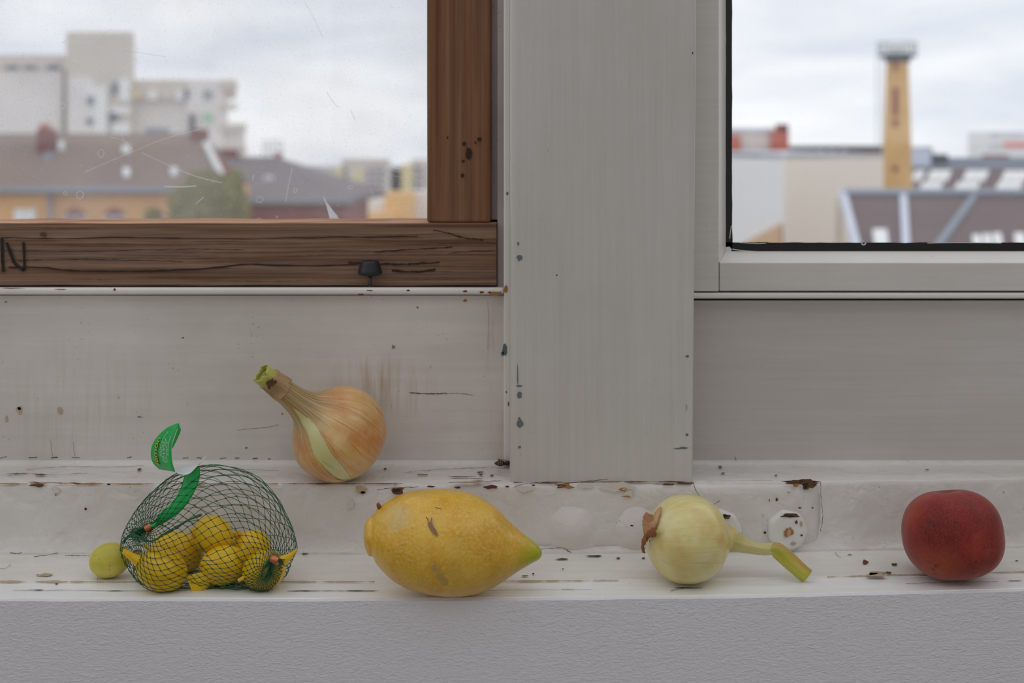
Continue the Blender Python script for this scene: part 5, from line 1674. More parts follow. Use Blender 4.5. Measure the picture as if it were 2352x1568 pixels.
# the green tag: band inside the net, then a curled printed label
M = Mat('green_tag_plastic', (0, 150, 62), 0.32)
M.color(M.mix(M.ramp(M.noise(M.tc(), 60.0, 2.0), (0.4, 0.0), (0.7, 0.3)), (0, 178, 78), (0, 156, 66)))
M.b.inputs['Subsurface Weight'].default_value = 0.1
M.b.inputs['Subsurface Radius'].default_value = (0.001, 0.004, 0.001)
PM['tag'] = M
PM['tagwhite'] = Mat('white_tag_back', (226, 228, 230), 0.4)
PM['ink_yellow'] = Mat('yellow_ink', (226, 196, 30), 0.45)
PM['ink_dark'] = Mat('dark_ink', (20, 52, 26), 0.5)
PM['ink_white'] = Mat('pale_ink', (176, 222, 186), 0.5)
PM['ink_grey'] = Mat('grey_ink', (150, 152, 160), 0.5)


def band(name, ea, eb, mat, parent, n=44, m_=8, thick=0.00035, mat2=None, bulge=0.0):
    A_ = [Vector(q) for q in cr([tuple(onV(*p_)) for p_ in ea], n)]
    B_ = [Vector(q) for q in cr([tuple(onV(*p_)) for p_ in eb], n)]
    vs, fs = [], []
    for a, b_ in zip(A_, B_):
        for k_ in range(m_ + 1):
            t = k_ / m_
            vs.append(a + (b_ - a) * t + Vector((0, -bulge * 4 * t * (1 - t), 0)))
    for i in range(n - 1):
        for k_ in range(m_):
            q = i * (m_ + 1) + k_
            fs.append((q, q + 1, q + m_ + 2, q + m_ + 1))
    o_ = mk(name, vs, fs, mat, parent, smooth=True)
    sd_ = o_.modifiers.new('solid', 'SOLIDIFY')
    sd_.thickness = thick
    sd_.offset = -1 if mat2 is not None else 0
    if mat2 is not None:
        o_.data.materials.append(mat2.m)
        sd_.material_offset = 1
    return o_, A_, B_


band('tag_band', [(344, 1206, 0.9500), (352, 1200, 0.9500), (372, 1174, 0.9510), (392, 1158, 0.9530), (410, 1132, 0.9560), (420, 1106, 0.9590), (427, 1080, 0.9600)],
     [(349, 1210, 0.9500), (362, 1208, 0.9500), (397, 1188, 0.9510), (424, 1164, 0.9530), (446, 1130, 0.9560), (458, 1100, 0.9590), (459, 1072, 0.9600)], PM['tag'], net, bulge=0.0012)
# curled label: near (right) edge and far (left) edge, from the trough up to the pointed top
ea = [(402, 1083, 0.9500), (396, 1064, 0.9500), (393.5, 1040, 0.9505), (394.5, 1018, 0.9515), (400, 1000, 0.9525), (406, 985, 0.9535), (411.5, 972.5, 0.9545)]
eb = [(366, 1077, 0.9680), (352, 1063, 0.9670), (347, 1044, 0.9655), (350, 1022, 0.9640), (362, 1002, 0.9620), (384, 982, 0.9585), (409, 971, 0.9550)]
lab, EA, EB = band('label_strip', ea, eb, PM['tag'], net, bulge=0.0)
band('label_strip', [(411, 974, 0.9555), (408, 985, 0.9545), (403, 1000, 0.9535), (398, 1014, 0.9525), (395, 1028, 0.9515)], [(412.5, 980, 0.9570), (415, 988, 0.9560), (409, 1003, 0.9550), (403, 1016, 0.9535), (396, 1030, 0.9520)], PM['tag'], net, n=20, m_=3)
# white underside in the trough, joining the band
band('label_back', [(402, 1082.5, 0.9500), (412, 1088, 0.9500), (426, 1090, 0.9502), (438, 1085, 0.9508), (448, 1075, 0.9515), (456, 1067, 0.9520)],
     [(385, 1080, 0.9680), (402, 1079, 0.9680), (415, 1074, 0.9685), (430, 1071, 0.9680), (444, 1069, 0.9675), (457, 1066, 0.9670)], PM['tagwhite'], net, n=30)
tube('label_tail', [onV(455, 1068, 0.952), onV(463, 1059, 0.952), onV(474, 1047, 0.953)], [0.00045, 0.0004, 0.0002], 6, PM['tagwhite'], net)


def on_label(u, vv, off=0.0005):
    u = min(max(u, 0.0), 1.0)
    f_ = u * (len(EA) - 1)
    i = min(int(f_), len(EA) - 2)
    t = f_ - i
    a, b_ = EA[i].lerp(EA[i + 1], t), EB[i].lerp(EB[i + 1], t)
    a2, b2 = EA[min(i + 2, len(EA) - 1)], EB[min(i + 2, len(EA) - 1)]
    p_ = a.lerp(b_, vv)
    nrm = (b_ - a).cross(a2 - a)
    nrm = nrm.normalized() if nrm.length > 1e-9 else Vector((0, -1, 0))
    if nrm.y > 0:
        nrm = -nrm
    return p_ + nrm * off


def label_text(txt, u0, du, v0, dv, mat, off, parent, shear=0.25, grow=0.0):
    cu_ = bpy.data.curves.new('lettering', 'FONT')
    cu_.body = txt
    cu_.shear = shear
    cu_.resolution_u = 3
    cu_.offset = grow
    to = bpy.data.objects.new('lettering', cu_)
    col.objects.link(to)
    dg = bpy.context.evaluated_depsgraph_get()
    me_ = to.evaluated_get(dg).to_mesh()
    V = [tuple(q.co) for q in me_.vertices]
    Fc = [tuple(q.vertices) for q in me_.polygons]
    to.to_mesh_clear() if hasattr(to, 'to_mesh_clear') else None
    bpy.data.objects.remove(to)
    if not V:
        return
    w_ = max(q[0] for q in V)
    mk('lettering', [on_label(u0 + q[0] / w_ * du, v0 + q[1] * dv, off) for q in V], Fc, mat, parent)


label_text('lemon', 0.13, 0.50, 0.64, 0.30, PM['ink_dark'], 0.0006, lab, grow=0.022)
label_text('lemon', 0.13, 0.50, 0.64, 0.30, PM['ink_yellow'], 0.0008, lab)
for r_, (u0, u1, vv) in enumerate([(0.30, 0.72, 0.50), (0.22, 0.56, 0.42), (0.20, 0.60, 0.35), (0.18, 0.58, 0.28), (0.20, 0.52, 0.20), (0.30, 0.66, 0.12)]):
    u = u0
    while u < u1:
        l_ = random.uniform(0.025, 0.06)
        P = [on_label(u + l_ * t / 4, vv + 0.02 * math.sin(t * 2.1 + r_), 0.0007) for t in range(5)]
        ribbon('small_print', P, 0.00022, PM['ink_white'], lab, (0, -1, 0.1))
        u += l_ + 0.015

# ================================================================== THE TOWN OUTSIDE
Z_GROUND = -14.0
PM['ground'] = Mat('street_paving', (176, 173, 169), 0.9)
gr_ = box('ground', -500, 500, 4.0, 900, Z_GROUND - 0.5, Z_GROUND, PM['ground'])
gr_['kind'] = 'structure'


def facade(name, base, spot, scale=0.8, rough=0.85, st=0.5):
    M = Mat(name, base, rough)
    M.color(M.mix(M.ramp(M.noise(M.tc(), scale, 4.0), (0.35, 0.0), (0.7, st)), base, spot))
    return M


PM['concrete'] = facade('pale_concrete', (244, 238, 235), (221, 214, 210), 0.15)
PM['concrete2'] = facade('warm_grey_concrete', (223, 212, 201), (207, 196, 187), 0.15)
PM['conc_dark'] = facade('dark_recess', (88, 86, 94), (72, 72, 80), 0.2)
PM['white_panel'] = Mat('white_facade_panel', (244, 244, 244), 0.8)
PM['roof_tile'] = facade('brown_roof_tiles', (138, 120, 114), (154, 130, 108), 0.35)
PM['roof_slate'] = facade('grey_brown_slate', (133, 122, 124), (117, 106, 108), 0.4)
PM['roof_red'] = facade('red_brown_slates', (122, 106, 106), (108, 92, 94), 0.4)
PM['brick_y'] = facade('yellow_brick', (232, 183, 124), (216, 164, 108), 1.2)
PM['brick_r'] = facade('dark_red_brick', (155, 94, 90), (137, 79, 76), 1.2)
PM['brick_rd'] = facade('deep_red_brick', (126, 58, 56), (103, 47, 47), 1.2)
PM['brick_o'] = facade('orange_red_brick', (196, 104, 84), (176, 92, 74), 1.2)
PM['zinc'] = facade('zinc_sheet', (153, 160, 171), (135, 142, 155), 0.6)
PM['zinc_l'] = facade('pale_zinc', (221, 225, 239), (205, 212, 228), 0.6)
PM['white'] = Mat('white_render', (244, 244, 244), 0.8)
PM['cream'] = facade('cream_render', (240, 230, 218), (234, 222, 208), 0.3)
PM['yellow_b'] = facade('yellow_brick_stack', (226, 186, 130), (204, 162, 106), 0.9, st=0.7)
PM['ochre'] = Mat('ochre_render', (244, 198, 132), 0.8)
PM['straw'] = Mat('straw_render', (240, 226, 178), 0.8)
PM['sky_glass'] = Mat('skylight_glass', (241, 244, 244), 0.15)
PM['dark_glass'] = Mat('dark_window_glass', (94, 103, 117), 0.15)
PM['iron'] = Mat('dark_iron', (92, 99, 108), 0.6)
PM['dome'] = Mat('grey_cap', (221, 225, 223), 0.6)
PM['tan_wall'] = facade('tan_brick_wall', (222, 186, 150), (208, 170, 136), 1.0)
PM['bark'] = Mat('tree_bark', (94, 79, 61), 0.9)
PM['foliage'] = facade('olive_tree_leaves', (137, 142, 58), (164, 149, 79), 1.6, st=1.0)
PM['foliage2'] = Mat('dark_tree_leaves', (79, 112, 70), 0.8)
PM['sign_red'] = Mat('red_sign_band', (244, 126, 112), 0.7)


def prism(name, pts, vec, mat, parent):
    """polygon (list of points) given thickness along vec"""
    n_ = len(pts)
    v_ = Vector(vec)
    P = [Vector(p_) for p_ in pts]
    return mk(name, P + [p_ + v_ for p_ in P], [tuple(range(n_)), tuple(reversed(range(n_, 2 * n_)))] + [(i, n_ + i, n_ + (i + 1) % n_, (i + 1) % n_) for i in range(n_)], mat, parent)


def block(name, px0, px1, py_top, D, depth, mat, parent, zb_=Z_GROUND, py_bot=None):
    a, b_ = onV(px0, py_top, D), onV(px1, py_top, D)
    z0 = onV(0, py_bot, D).z if py_bot is not None else zb_
    return box(name, a.x, b_.x, D, D + depth, z0, a.z, mat, parent)


def base_of(px, D):
    return Vector(((px - CX) / F * D, D, Z_GROUND))


# --- concrete high-rise complex ---
T = thing('tower_block', 'pale concrete high-rise complex behind the left roofs', 'building', base_of(270, 250))
block('low_wing', -420, 134, 130, 252, 4, PM['concrete'], T)
block('roof_band', -424, 140, 126, 251.5, 4, PM['concrete2'], T, py_bot=158)
block('stair_recess', 128, 158, 150, 255, 3, PM['conc_dark'], T)  # shade of the recess put into its dark colour
tw = block('tower', 152, 299, 73, 249, 3, PM['concrete2'], T)
block('facade_panel', 158, 215, 178, 248.6, 0.6, PM['concrete'], T, py_bot=320)
for x0, x1, y0, y1 in [(196, 246, 196, 246), (215, 246, 246, 310), (272, 297, 180, 232), (252, 297, 246, 262), (258, 297, 282, 310)]:
    block('white_panel', x0, x1, y0, 248.3, 0.5, PM['white_panel'], T, py_bot=y1)
for x0, x1, y0, y1 in [(200, 215, 222, 240), (258, 270, 190, 215), (252, 266, 258, 280), (198, 212, 272, 284), (108, 136, 148, 162), (12, 40, 150, 160), (54, 84, 150, 160)]:
    block('window', x0, x1, y0, 248.1, 0.5, PM['dark_glass'], T, py_bot=y1)
block('middle_wing', 297, 432, 186, 253, 4, PM['concrete'], T)
block('roof_band', 297, 540, 183, 251.5, 1.0, PM['concrete2'], T, py_bot=228)
block('east_wing', 430, 514, 186, 251, 4, PM['concrete'], T)
block('lower_east_wing', 508, 556, 286, 252, 3, PM['concrete'], T)
for y0, y1, x1 in [(188, 206, 541), (238, 252, 539), (284, 300, 562), (338, 352, 562)]:
    block('balcony', 505, x1, y0, 250.5, 2, PM['concrete2'], T, py_bot=y1)
for x0, x1, y0, y1, mt in [(305, 320, 208, 224, 'straw'), (340, 360, 206, 228, 'white_panel'), (404, 420, 205, 230, 'white_panel'), (424, 432, 204, 225, 'dark_glass'), (468, 484, 208, 226, 'zinc'), (434, 446, 262, 308, 'conc_dark')]:
    block('window', x0, x1, y0, 250.4, 0.5, PM[mt], T, py_bot=y1)
PM['green_awning'] = Mat('green_awning', (160, 214, 166), 0.8)
block('awning', 467, 484, 260, 250.3, 0.6, PM['green_awning'], T, py_bot=276)

# --- long yellow brick house with brown roof ---
H = thing('brick_house', 'long yellow brick house with a brown tiled roof and grey gutter', 'house', base_of(150, 60))
xL_, xR_ = -34.0, onV(508, 0, 60).x
box('wall', xL_, xR_, 60.2, 66.3, Z_GROUND, onV(0, 432, 60.2).z, PM['brick_y'], H)
box('cornice', xL_, xR_ + 0.1, 59.9, 60.2, onV(0, 447, 60).z, onV(0, 435, 60).z, PM['brick_r'], H)
gz = onV(0, 428, 59.5)
box('gutter', xL_, xR_ + 0.2, 59.35, 59.75, onV(0, 440, 59.5).z, onV(0, 428, 59.5).z, PM['zinc'], H)
RY = 63.0
e0, r0 = onV(523, 431, 59.5), onV(462, 306, RY)
prism('roof', [(xL_, 59.5, e0.z), e0, r0, (xL_, RY, r0.z)], (0, 0.1, -0.3), PM['roof_tile'], H)
prism('roof', [(xL_, RY, r0.z), r0, (xR_, 66.6, e0.z), (xL_, 66.6, e0.z)], (0, -0.1, -0.3), PM['roof_tile'], H)
prism('gable', [(xR_, 60.2, Z_GROUND), (xR_, 66.3, Z_GROUND), (xR_, 66.3, e0.z), (r0.x, RY, r0.z - 0.3), (xR_, 60.2, e0.z)], (-0.3, 0, 0), PM['brick_r'], H)
tube('downpipe', [onV(116, 436, 59.9), onV(116, 640, 59.9)], [0.10, 0.10], 10, PM['zinc'], H)


def on_roof(px, py, off=0.12):
    # plane through eave and ridge
    k_ = (r0.z - e0.z) / (RY - 59.5)
    Y = (e0.z - k_ * 59.5) / ((HY - py) / F - k_)
    return onV(px, py, Y) + Vector((0, -off * 0.3, off))


prism('verge_coping', [on_roof(466, 338, 0.25), on_roof(480, 338, 0.25), on_roof(516, 411, 0.25), on_roof(503, 413, 0.25)], (0, 0.2, -0.25), PM['white'], H)
for cx, cy, w_, h_ in [(141, 336, 7, 7), (290, 345, 9, 5), (291, 398, 8, 7), (400, 396, 8, 6)]:
    prism('skylight', [on_roof(cx - w_, cy + h_), on_roof(cx + w_, cy + h_), on_roof(cx + w_, cy - h_), on_roof(cx - w_, cy - h_)], (0, 0, -0.2), PM['sky_glass'], H)
ch = block('chimney', 84, 119, 296, 61.6, 0.7, PM['brick_rd'], H, py_bot=352)
block('chimney_pot', 90, 108, 284, 61.7, 0.5, PM['brick_o'], H, py_bot=300)
block('chimney_flashing', 100, 118, 350, 61.2, 0.4, PM['zinc'], H, py_bot=378)
block('chimney', 438, 471, 296, 62.4, 0.7, PM['brick_rd'], H, py_bot=340)
block('dormer', 333, 379, 293, 63.0, 0.8, PM['zinc'], H, py_bot=316)
for cx in (57, 172, 262, -60, -170, -280, 352, 440):
    wz = onV(0, 480 if cx == 57 else 494, 60.15)
    w_ = 25
    fr_ = block('window', cx - w_, cx + w_, 480 if cx == 57 else 496, 60.12, 0.25, PM['white'], H, py_bot=600)
    block('pane', cx - w_ + 5, cx - 2, 484 if cx == 57 else 500, 60.05, 0.2, PM['sky_glass'] if cx == 57 else PM['dark_glass'], fr_, py_bot=595)
    block('pane', cx + 2, cx + w_ - 5, 484 if cx == 57 else 500, 60.05, 0.2, PM['sky_glass'] if cx == 57 else PM['dark_glass'], fr_, py_bot=595)
    if cx != 57:
        ar = [onV(cx - 29 + 58 * i / 8, 497 - 20 * math.sin(math.pi * i / 8), 60.15) for i in range(9)]
        prism('window_arch', ar + [onV(cx + 24, 497, 60.15), onV(cx - 24, 497, 60.15)], (0, 0.15, 0), PM['brick_r'], H)

# --- red brick house with hipped slate roof ---
H2 = thing('brick_house', 'dark red brick house with a hipped grey slate roof', 'house', base_of(660, 68))
EA_, RA = onV(480, 456, 68), onV(470, 358, 74)
EB_, RB = onV(806, 456, 68), onV(636, 360, 74)
EC_ = Vector((EB_.x + 0.6, 80, EB_.z))
prism('roof', [EA_, EB_, RB, RA], (0, 0.1, -0.3), PM['roof_slate'], H2)
prism('roof', [EB_, EC_, RB], (-0.1, 0, -0.3), PM['roof_slate'], H2)
prism('roof', [RA, RB, EC_, Vector((EA_.x, 80, EA_.z))], (0, -0.1, -0.3), PM['roof_slate'], H2)
box('wall', EA_.x, EB_.x - 0.35, 68.4, 79.5, Z_GROUND, EB_.z - 0.1, PM['brick_r'], H2)
box('gutter', EA_.x, EB_.x + 0.1, 67.8, 68.15, onV(0, 466, 68).z, onV(0, 452, 68).z, PM['zinc'], H2)
box('cornice', EA_.x, EB_.x - 0.2, 68.15, 68.5, onV(0, 480, 68).z, onV(0, 464, 68).z, PM['brick_rd'], H2)
block('chimney', 492, 541, 343, 73, 0.8, PM['brick_rd'], H2, py_bot=366)
block('flashing', 500, 540, 366, 72.6, 0.4, PM['zinc'], H2, py_bot=382)
block('chimney', 630, 646, 352, 73.8, 0.5, PM['brick_o'], H2, py_bot=366)
k2_ = onV(617, 412, 65)
block('skylight', 606, 628, 403, 70.6, 0.3, PM['sky_glass'], H2, py_bot=422)
for x in (605, 616, 627, 638, 648):
    block('railing_bar', x - 1, x + 1, 322, 74, 0.04, PM['zinc'], H2, py_bot=362)
for y in (323, 336, 350):
    block('railing_bar', 604, 649, y, 73.95, 0.04, PM['zinc'], H2, py_bot=y + 1.6)


# --- tree ---
def tree(label, px, D, crown, mat, n_leaf, trunk_h, seed, leaf=0.09):
    rnd = random.Random(seed)
    b0 = base_of(px, D)
    t_ = thing('tree', label, 'tree', b0)
    top = max(c_[0].z for c_ in crown)
    P = [b0, b0 + Vector((0.1, 0, (top - b0.z) * 0.5)), Vector((b0.x, D, top))]
    tube('trunk', cr([tuple(q_) for q_ in P], 10), [0.22 - 0.017 * i for i in range(10)], 8, PM['bark'], t_)
    for c_, r_ in crown:
        st_ = Vector((b0.x, D, min(c_.z - r_.z * 0.6, top - 0.4)))
        tube('branch', [st_, (st_ + c_) / 2 + Vector((0, 0, 0.1)), c_ + Vector((0, 0, r_.z * 0.4))], [0.07, 0.05, 0.02], 6, PM['bark'], t_)
    vs_, fs_ = [], []
    tot = sum(r_.x * r_.z for c_, r_ in crown)
    for c_, r_ in crown:
        for _ in range(int(n_leaf * r_.x * r_.z / tot)):
            d = Vector((rnd.gauss(0, 1), rnd.gauss(0, 1), rnd.gauss(0, 1))).normalized() * (rnd.random() ** 0.4)
            p_ = c_ + Vector((d.x * r_.x, d.y * r_.y, d.z * r_.z))
            u_ = Vector((rnd.gauss(0, 1), rnd.gauss(0, 1), rnd.gauss(0, 1))).normalized()
            w_ = u_.cross(Vector((rnd.gauss(0, 1), rnd.gauss(0, 1), rnd.gauss(0, 1)))).normalized()
            l_ = leaf * rnd.uniform(0.6, 1.3)
            i_ = len(vs_)
            vs_ += [p_ - u_ * l_, p_ + w_ * l_ * 0.5, p_ + u_ * l_, p_ - w_ * l_ * 0.5]
            fs_.append((i_, i_ + 1, i_ + 2, i_ + 3))
    o_ = mk('foliage', vs_, fs_, mat, t_)
    o_['kind'] = 'stuff'
    return t_


V3 = Vector
cr_ = [(onV(470, 440, 45), V3((0.75, 0.9, 0.75))), (onV(520, 455, 45), V3((0.62, 0.8, 0.75))), (onV(430, 470, 45), V3((0.62, 0.8, 0.7))), (onV(475, 520, 45), V3((1.2, 1.2, 1.2))), (onV(350, 500, 45.5), V3((0.25, 0.4, 0.3))), (onV(470, 640, 45), V3((1.6, 1.6, 1.8))), (onV(540, 410, 45), V3((0.3, 0.4, 0.3))), (onV(545, 480, 45), V3((0.4, 0.5, 0.7)))]
tree('olive green leafy tree before the brick houses', 475, 45, cr_, PM['foliage'], 24000, 8, 3)
cr_ = [(onV(752, 418, 200), V3((1.6, 1.6, 1.2))), (onV(765, 425, 201), V3((1.4, 1.4, 1.0))), (onV(740, 428, 199), V3((1.4, 1.4, 1.2)))]
tree('small dark green tree far behind the hipped roof', 752, 200, cr_, PM['foliage2'], 900, 8, 5, 0.35)

# --- distant flats ---
A1 = thing('apartment_block', 'distant grey apartment block with a yellow corner strip', 'building', base_of(835, 320))
block('body', 784, 893, 370, 320, 4, PM['concrete'], A1)
block('roof_slab', 784, 893, 366, 319.5, 4.6, PM['concrete2'], A1, py_bot=374)
block('corner_strip', 770, 786, 382, 319, 3, PM['straw'], A1)
block('stair_strip', 814, 832, 384, 319.3, 1, PM['straw'], A1, py_bot=470)
for y in (388, 404, 420, 436):
    for x in (794, 846, 862, 878):
        block('window', x - 5, x + 5, y, 319.6, 0.6, PM['conc_dark'], A1, py_bot=y + 7)
A2 = thing('apartment_block', 'distant pale apartment block with yellow balconies beside the timber stile', 'building', base_of(980, 330))
block('body', 944, 1120, 364, 330, 4, PM['concrete'], A2)
block('balcony_strip', 922, 946, 376, 329, 3, PM['straw'], A2)
block('link', 890, 924, 388, 333, 3, PM['conc_dark'], A2)  # dark gap between the flats painted as a solid dark block
for y in (380, 396, 412, 428):
    for x in (955, 968, 990):
        block('window', x - 4, x + 4, y, 329.6, 0.6, PM['conc_dark'], A2, py_bot=y + 7)
A3 = thing('low_house', 'low cream and ochre houses in the distance', 'house', base_of(870, 230))
block('cream_wing', 792, 858, 462, 231, 10, PM['cream'], A3)
block('ochre_wing', 884, 950, 443, 229, 10, PM['ochre'], A3)
block('pink_wing', 848, 896, 462, 230, 10, PM['concrete'], A3)
block('ochre_front', 836, 906, 490, 227, 6, PM['ochre'], A3)
block('grey_wing', 946, 1100, 440, 233, 10, PM['concrete'], A3)

# --- white corner building on the right ---
W = thing('white_building', 'plain white corner building left of the factory chimney', 'building', base_of(1800, 54))
zt = onV(0, 353, 52).z
c0, c1, c2 = onV(1440, 0, 78), onV(1800, 0, 52), onV(2030, 0, 58)
c3 = Vector((c2.x - 2, 80, 0))
plan = [c0, c1, c2, c3]
for nm, a, b_, mt in [('side_wall', c0, c1, 'white'), ('front_wall', c1, c2, 'cream'), ('right_wall', c2, c3, 'cream'), ('rear_wall', c3, c0, 'white')]:
    d = (b_ - a)
    nrm = Vector((-d.y, d.x, 0)).normalized() * 0.04
    prism(nm, [(a.x, a.y, Z_GROUND), (b_.x, b_.y, Z_GROUND), (b_.x, b_.y, zt), (a.x, a.y, zt)], nrm, PM[mt], W)
prism('roof', [(p_.x, p_.y, zt - 0.2) for p_ in plan], (0, 0, 0.2), PM['zinc_l'], W)
dd = (c0 - c1).normalized()


def side(px, py):
    # point on the side wall under a pixel, a little proud of it
    k_ = (px - CX) / F
    t_ = (k_ * c1.y - c1.x) / (dd.x - k_ * dd.y)
    q_ = c1 + dd * t_
    return Vector((q_.x, q_.y, (HY - py) / F * q_.y)) + Vector((-0.03, -0.05, 0))


prism('tan_wall_patch', [side(1708, 560), side(1797, 512), side(1797, 640), side(1708, 640)], (-0.1, -0.2, 0), PM['tan_wall'], W)  # tan patch with a slanted top, laid on the side wall
block('plinth_strip', 1918, 1936, 450, 50, 0.3, PM['cream'], W, py_bot=640)
RH = thing('rooftop_hut', 'grey rooftop hut with red brick chimneys above the white building', 'hut', Vector((onV(1735, 0, 72).x, 72, -0.4)))
block('wall', 1600, 1790, 296, 72, 4, PM['concrete2'], RH, py_bot=346)
block('chimney', 1774, 1812, 300, 71.5, 1.0, PM['brick_o'], RH, py_bot=346)
block('chimney_cap', 1788, 1811, 285, 71.4, 0.9, PM['brick_rd'], RH, py_bot=302)
block('chimney', 1662, 1701, 312, 71.5, 1.0, PM['brick_o'], RH, py_bot=346)
block('parapet', 1600, 1775, 293, 71.8, 4, PM['zinc_l'], RH, py_bot=300)
RL = thing('low_hall', 'low dark roofed hall seen over the white building', 'building', base_of(1940, 112))
block('roof', 1862, 2030, 335, 111, 12, PM['iron'], RL, py_bot=343)
block('wall', 1870, 2026, 343, 112, 10, PM['brick_r'], RL)
for x in (1886, 1912, 1938):
    block('window', x - 8, x + 8, 341, 111.6, 0.3, PM['white'], RL, py_bot=356)

# --- factory chimney ---
S = thing('factory_chimney', 'tall tapering yellow brick factory chimney with a railed platform', 'chimney', base_of(2061, 70))
pt_ = []
for y, w_ in [(125, 24), (135, 24.5), (250, 28.5), (360, 32), (440, 34.5), (700, 43)]:
    pt_.append((onV(0, y, 70).z, w_ / F * 70))
pt_.append((Z_GROUND, 46 / F * 70))
pt_ = [(z - Z_GROUND, r) for z, r in reversed(pt_)]
revolve('shaft', base_of(2061, 70), (0, 0, 1), pt_, 24, PM['yellow_b'], S)
pf = onV(2062, 131, 70)
tube('platform', [pf, pf + Vector((0, 0, 0.12))], [43 / F * 70, 43 / F * 70], 24, PM['iron'], S)
tube('collar', [pf + Vector((0, 0, -0.27)), pf], [27 / F * 70, 32 / F * 70], 24, PM['iron'], S)
dz = lambda y: onV(0, y, 70).z - Z_GROUND
revolve('cap', base_of(2061, 70), (0, 0, 1), [(dz(130), 26 / F * 70), (dz(118), 24 / F * 70), (dz(108), 18 / F * 70), (dz(99), 8 / F * 70), (dz(97), 0.02)], 20, PM['dome'], S)
for i in range(14):
    a = 2 * math.pi * i / 14
    q = Vector((pf.x + 42 / F * 70 * math.cos(a), 70 + 42 / F * 70 * math.sin(a), pf.z))
    tube('railing_post', [q, q + Vector((0, 0, 0.72))], [0.02, 0.02], 5, PM['iron'], S)
for hgt in (0.36, 0.7):
    ringp = [Vector((pf.x + 42 / F * 70 * math.cos(2 * math.pi * i / 28), 70 + 42 / F * 70 * math.sin(2 * math.pi * i / 28), pf.z + hgt)) for i in range(29)]
    tube('railing_hoop', ringp, [0.02] * 29, 5, PM['iron'], S, up=(0, 0, 1))
for y0, y1 in [(200, 265), (140, 160), (275, 290), (380, 395)]:
    block('soot_streak', 2052, 2062, y0, 69.3, 0.1, PM['brick_r'], S, py_bot=y1)
LM = thing('lattice_mast', 'thin lattice mast standing beside the factory chimney', 'mast', base_of(2020, 68.5))
for x in (2014, 2027):
    block('mast_leg', x - 0.7, x + 0.7, 95, 68.5, 0.04, PM['zinc'], LM)
for i in range(13):
    y = 100 + i * 20
    block('mast_rung', 2013, 2028, y, 68.5, 0.03, PM['zinc'], LM, py_bot=y + 1.4)

# --- hall with roof windows behind, and front slate roof ---
HR = thing('factory_hall', 'brown roofed factory hall with rows of white roof windows', 'building', base_of(2250, 84))
za_, zb_h = onV(0, 452, 78), onV(0, 388, 88)
xa, xb_ = onV(2086, 0, 78).x, onV(2900, 0, 78).x
prism('roof', [(xa, 78, za_.z), (xb_, 78, za_.z), (xb_ + 3, 88, zb_h.z), (onV(2092, 0, 88).x, 88, zb_h.z)], (0, 0.1, -0.3), PM['roof_red'], HR)
box('wall', xa, xb_, 78.4, 97, Z_GROUND, za_.z - 0.1, PM['brick_r'], HR)
box('flat_roof', onV(2092, 0, 88).x, xb_ + 3, 88, 99, zb_h.z - 0.5, zb_h.z + 0.18, PM['zinc'], HR)
box('roof_deck', onV(2100, 0, 96).x, xb_ + 4, 97, 104, zb_h.z, onV(0, 364, 97).z, PM['zinc'], HR)
block('vent_house', 2092, 2138, 342, 90, 3, PM['zinc_l'], HR, py_bot=392)
block('vent_house', 2098, 2142, 338, 93, 3, PM['zinc'], HR, py_bot=392)
block('vent_house', 2128, 2178, 354, 92, 3, PM['iron'], HR, py_bot=392)


def hall(px, py, off=0.15):
    k_ = (zb_h.z - za_.z) / 10.0
    Y = (za_.z - k_ * 78) / ((HY - py) / F - k_)
    return onV(px, py, Y) + Vector((0, -off * 0.3, off))


for cx, cy, w_ in [(2108, 407, 12), (2156, 407, 24), (2240, 407, 26), (2330, 408, 28), (2415, 408, 28), (2136, 435, 24), (2218, 435, 26), (2315, 434, 28), (2405, 434, 28)]:
    h_ = 11
    for j_ in range(3):
        x0, x1 = cx - w_ + j_ * 2 * w_ / 3 + 1.0, cx - w_ + (j_ + 1) * 2 * w_ / 3 - 1.0
        prism('roof_window', [hall(x0 - 5, cy + h_), hall(x1 - 5, cy + h_), hall(x1 + 6, cy - h_), hall(x0 + 6, cy - h_)], (0, 0, -0.2), PM['white'], HR)
FR = thing('slate_roof_house', 'near house with a brown slate roof and white verge strips', 'house', base_of(2150, 42))
zr, ze = onV(0, 446, 49), onV(0, 680, 37)


def fr(px, py, off=0.0):
    k_ = (zr.z - ze.z) / 12.0
    Y = (ze.z - k_ * 37) / ((HY - py) / F - k_)
    return onV(px, py, Y) + Vector((0, -off * 0.5, off))


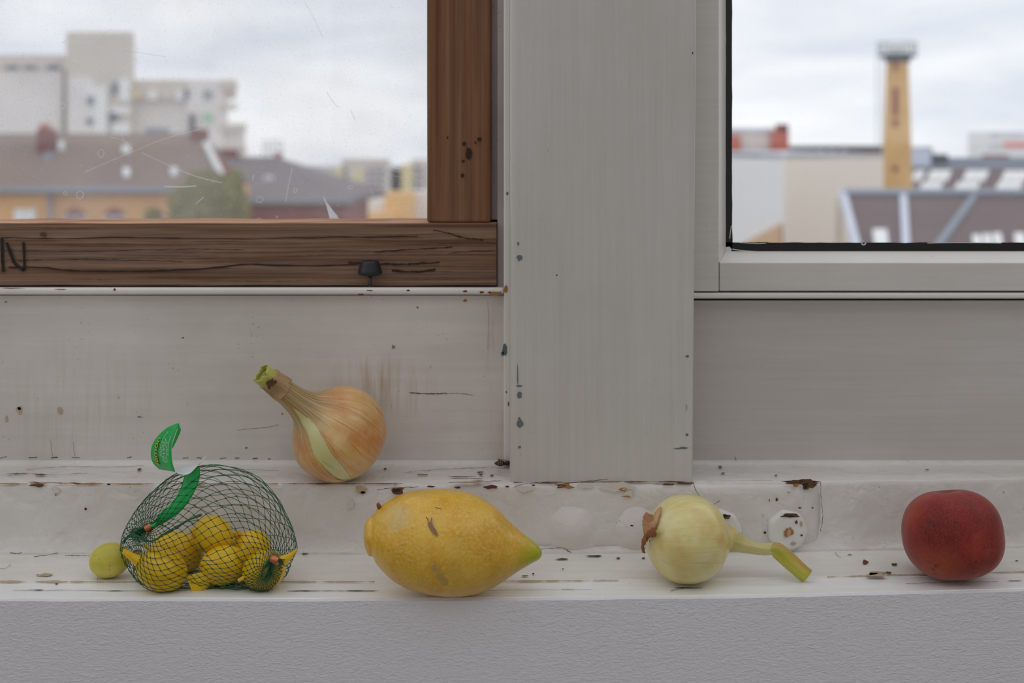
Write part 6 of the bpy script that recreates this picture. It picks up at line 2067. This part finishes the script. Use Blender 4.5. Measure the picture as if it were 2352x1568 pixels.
prism('roof', [fr(1990, 680), fr(2900, 680), fr(2900, 447), fr(1940, 447)], (0, 0.1, -0.3), PM['roof_red'], FR)
box('wall', onV(1996, 0, 38).x, onV(2880, 0, 38).x, 38, 49, Z_GROUND, ze.z + 0.2, PM['cream'], FR)
prism('verge_strip', [fr(1928, 440, 0.12), fr(1942, 440, 0.12), fr(2004, 680, 0.12), fr(1988, 680, 0.12)], (0, 0.1, -0.3), PM['zinc_l'], FR)
prism('ridge_cap', [fr(1936, 452, 0.14), fr(2900, 452, 0.14), fr(2900, 442, 0.14), fr(1934, 442, 0.14)], (0, 0.1, -0.2), PM['zinc'], FR)
prism('roof_strip', [fr(2076, 680, 0.1), fr(2096, 680, 0.1), fr(2082, 447, 0.1), fr(2066, 447, 0.1)], (0, 0, -0.15), PM['zinc_l'], FR)
prism('roof_strip', [fr(2062, 680, 0.1), fr(2082, 680, 0.1), fr(2247, 449, 0.1), fr(2232, 449, 0.1)], (0, 0, -0.15), PM['zinc'], FR)
for x0, x1, y0, y1 in [(2008, 2040, 537, 575), (2236, 2255, 550, 580), (2260, 2278, 548, 580), (2283, 2302, 546, 580), (2332, 2356, 546, 580)]:
    prism('roof_window', [fr(x0, y1, 0.16), fr(x1, y1, 0.16), fr(x1 - 5, y0, 0.16), fr(x0 - 5, y0, 0.16)], (0, 0, -0.2), PM['white'], FR)

# --- far white building with a red band ---
FW = thing('office_building', 'far white building with a red band at the right edge', 'building', base_of(2350, 300))
block('body', 2272, 2560, 302, 300, 14, PM['white'], FW)
block('red_band', 2306, 2560, 328, 299.6, 0.5, PM['sign_red'], FW, py_bot=336)
for x in (2276, 2285, 2294, 2310, 2322, 2334, 2346):
    block('window', x, x + 5, 304, 299.6, 0.5, PM['zinc_l'], FW, py_bot=313)
    if x < 2300:
        block('window', x, x + 5, 330, 299.6, 0.5, PM['zinc_l'], FW, py_bot=337)
LB = thing('low_shed', 'small dark roofed shed before the far white building', 'shed', base_of(2298, 220))
block('body', 2280, 2318, 356, 220, 5, PM['brick_r'], LB)
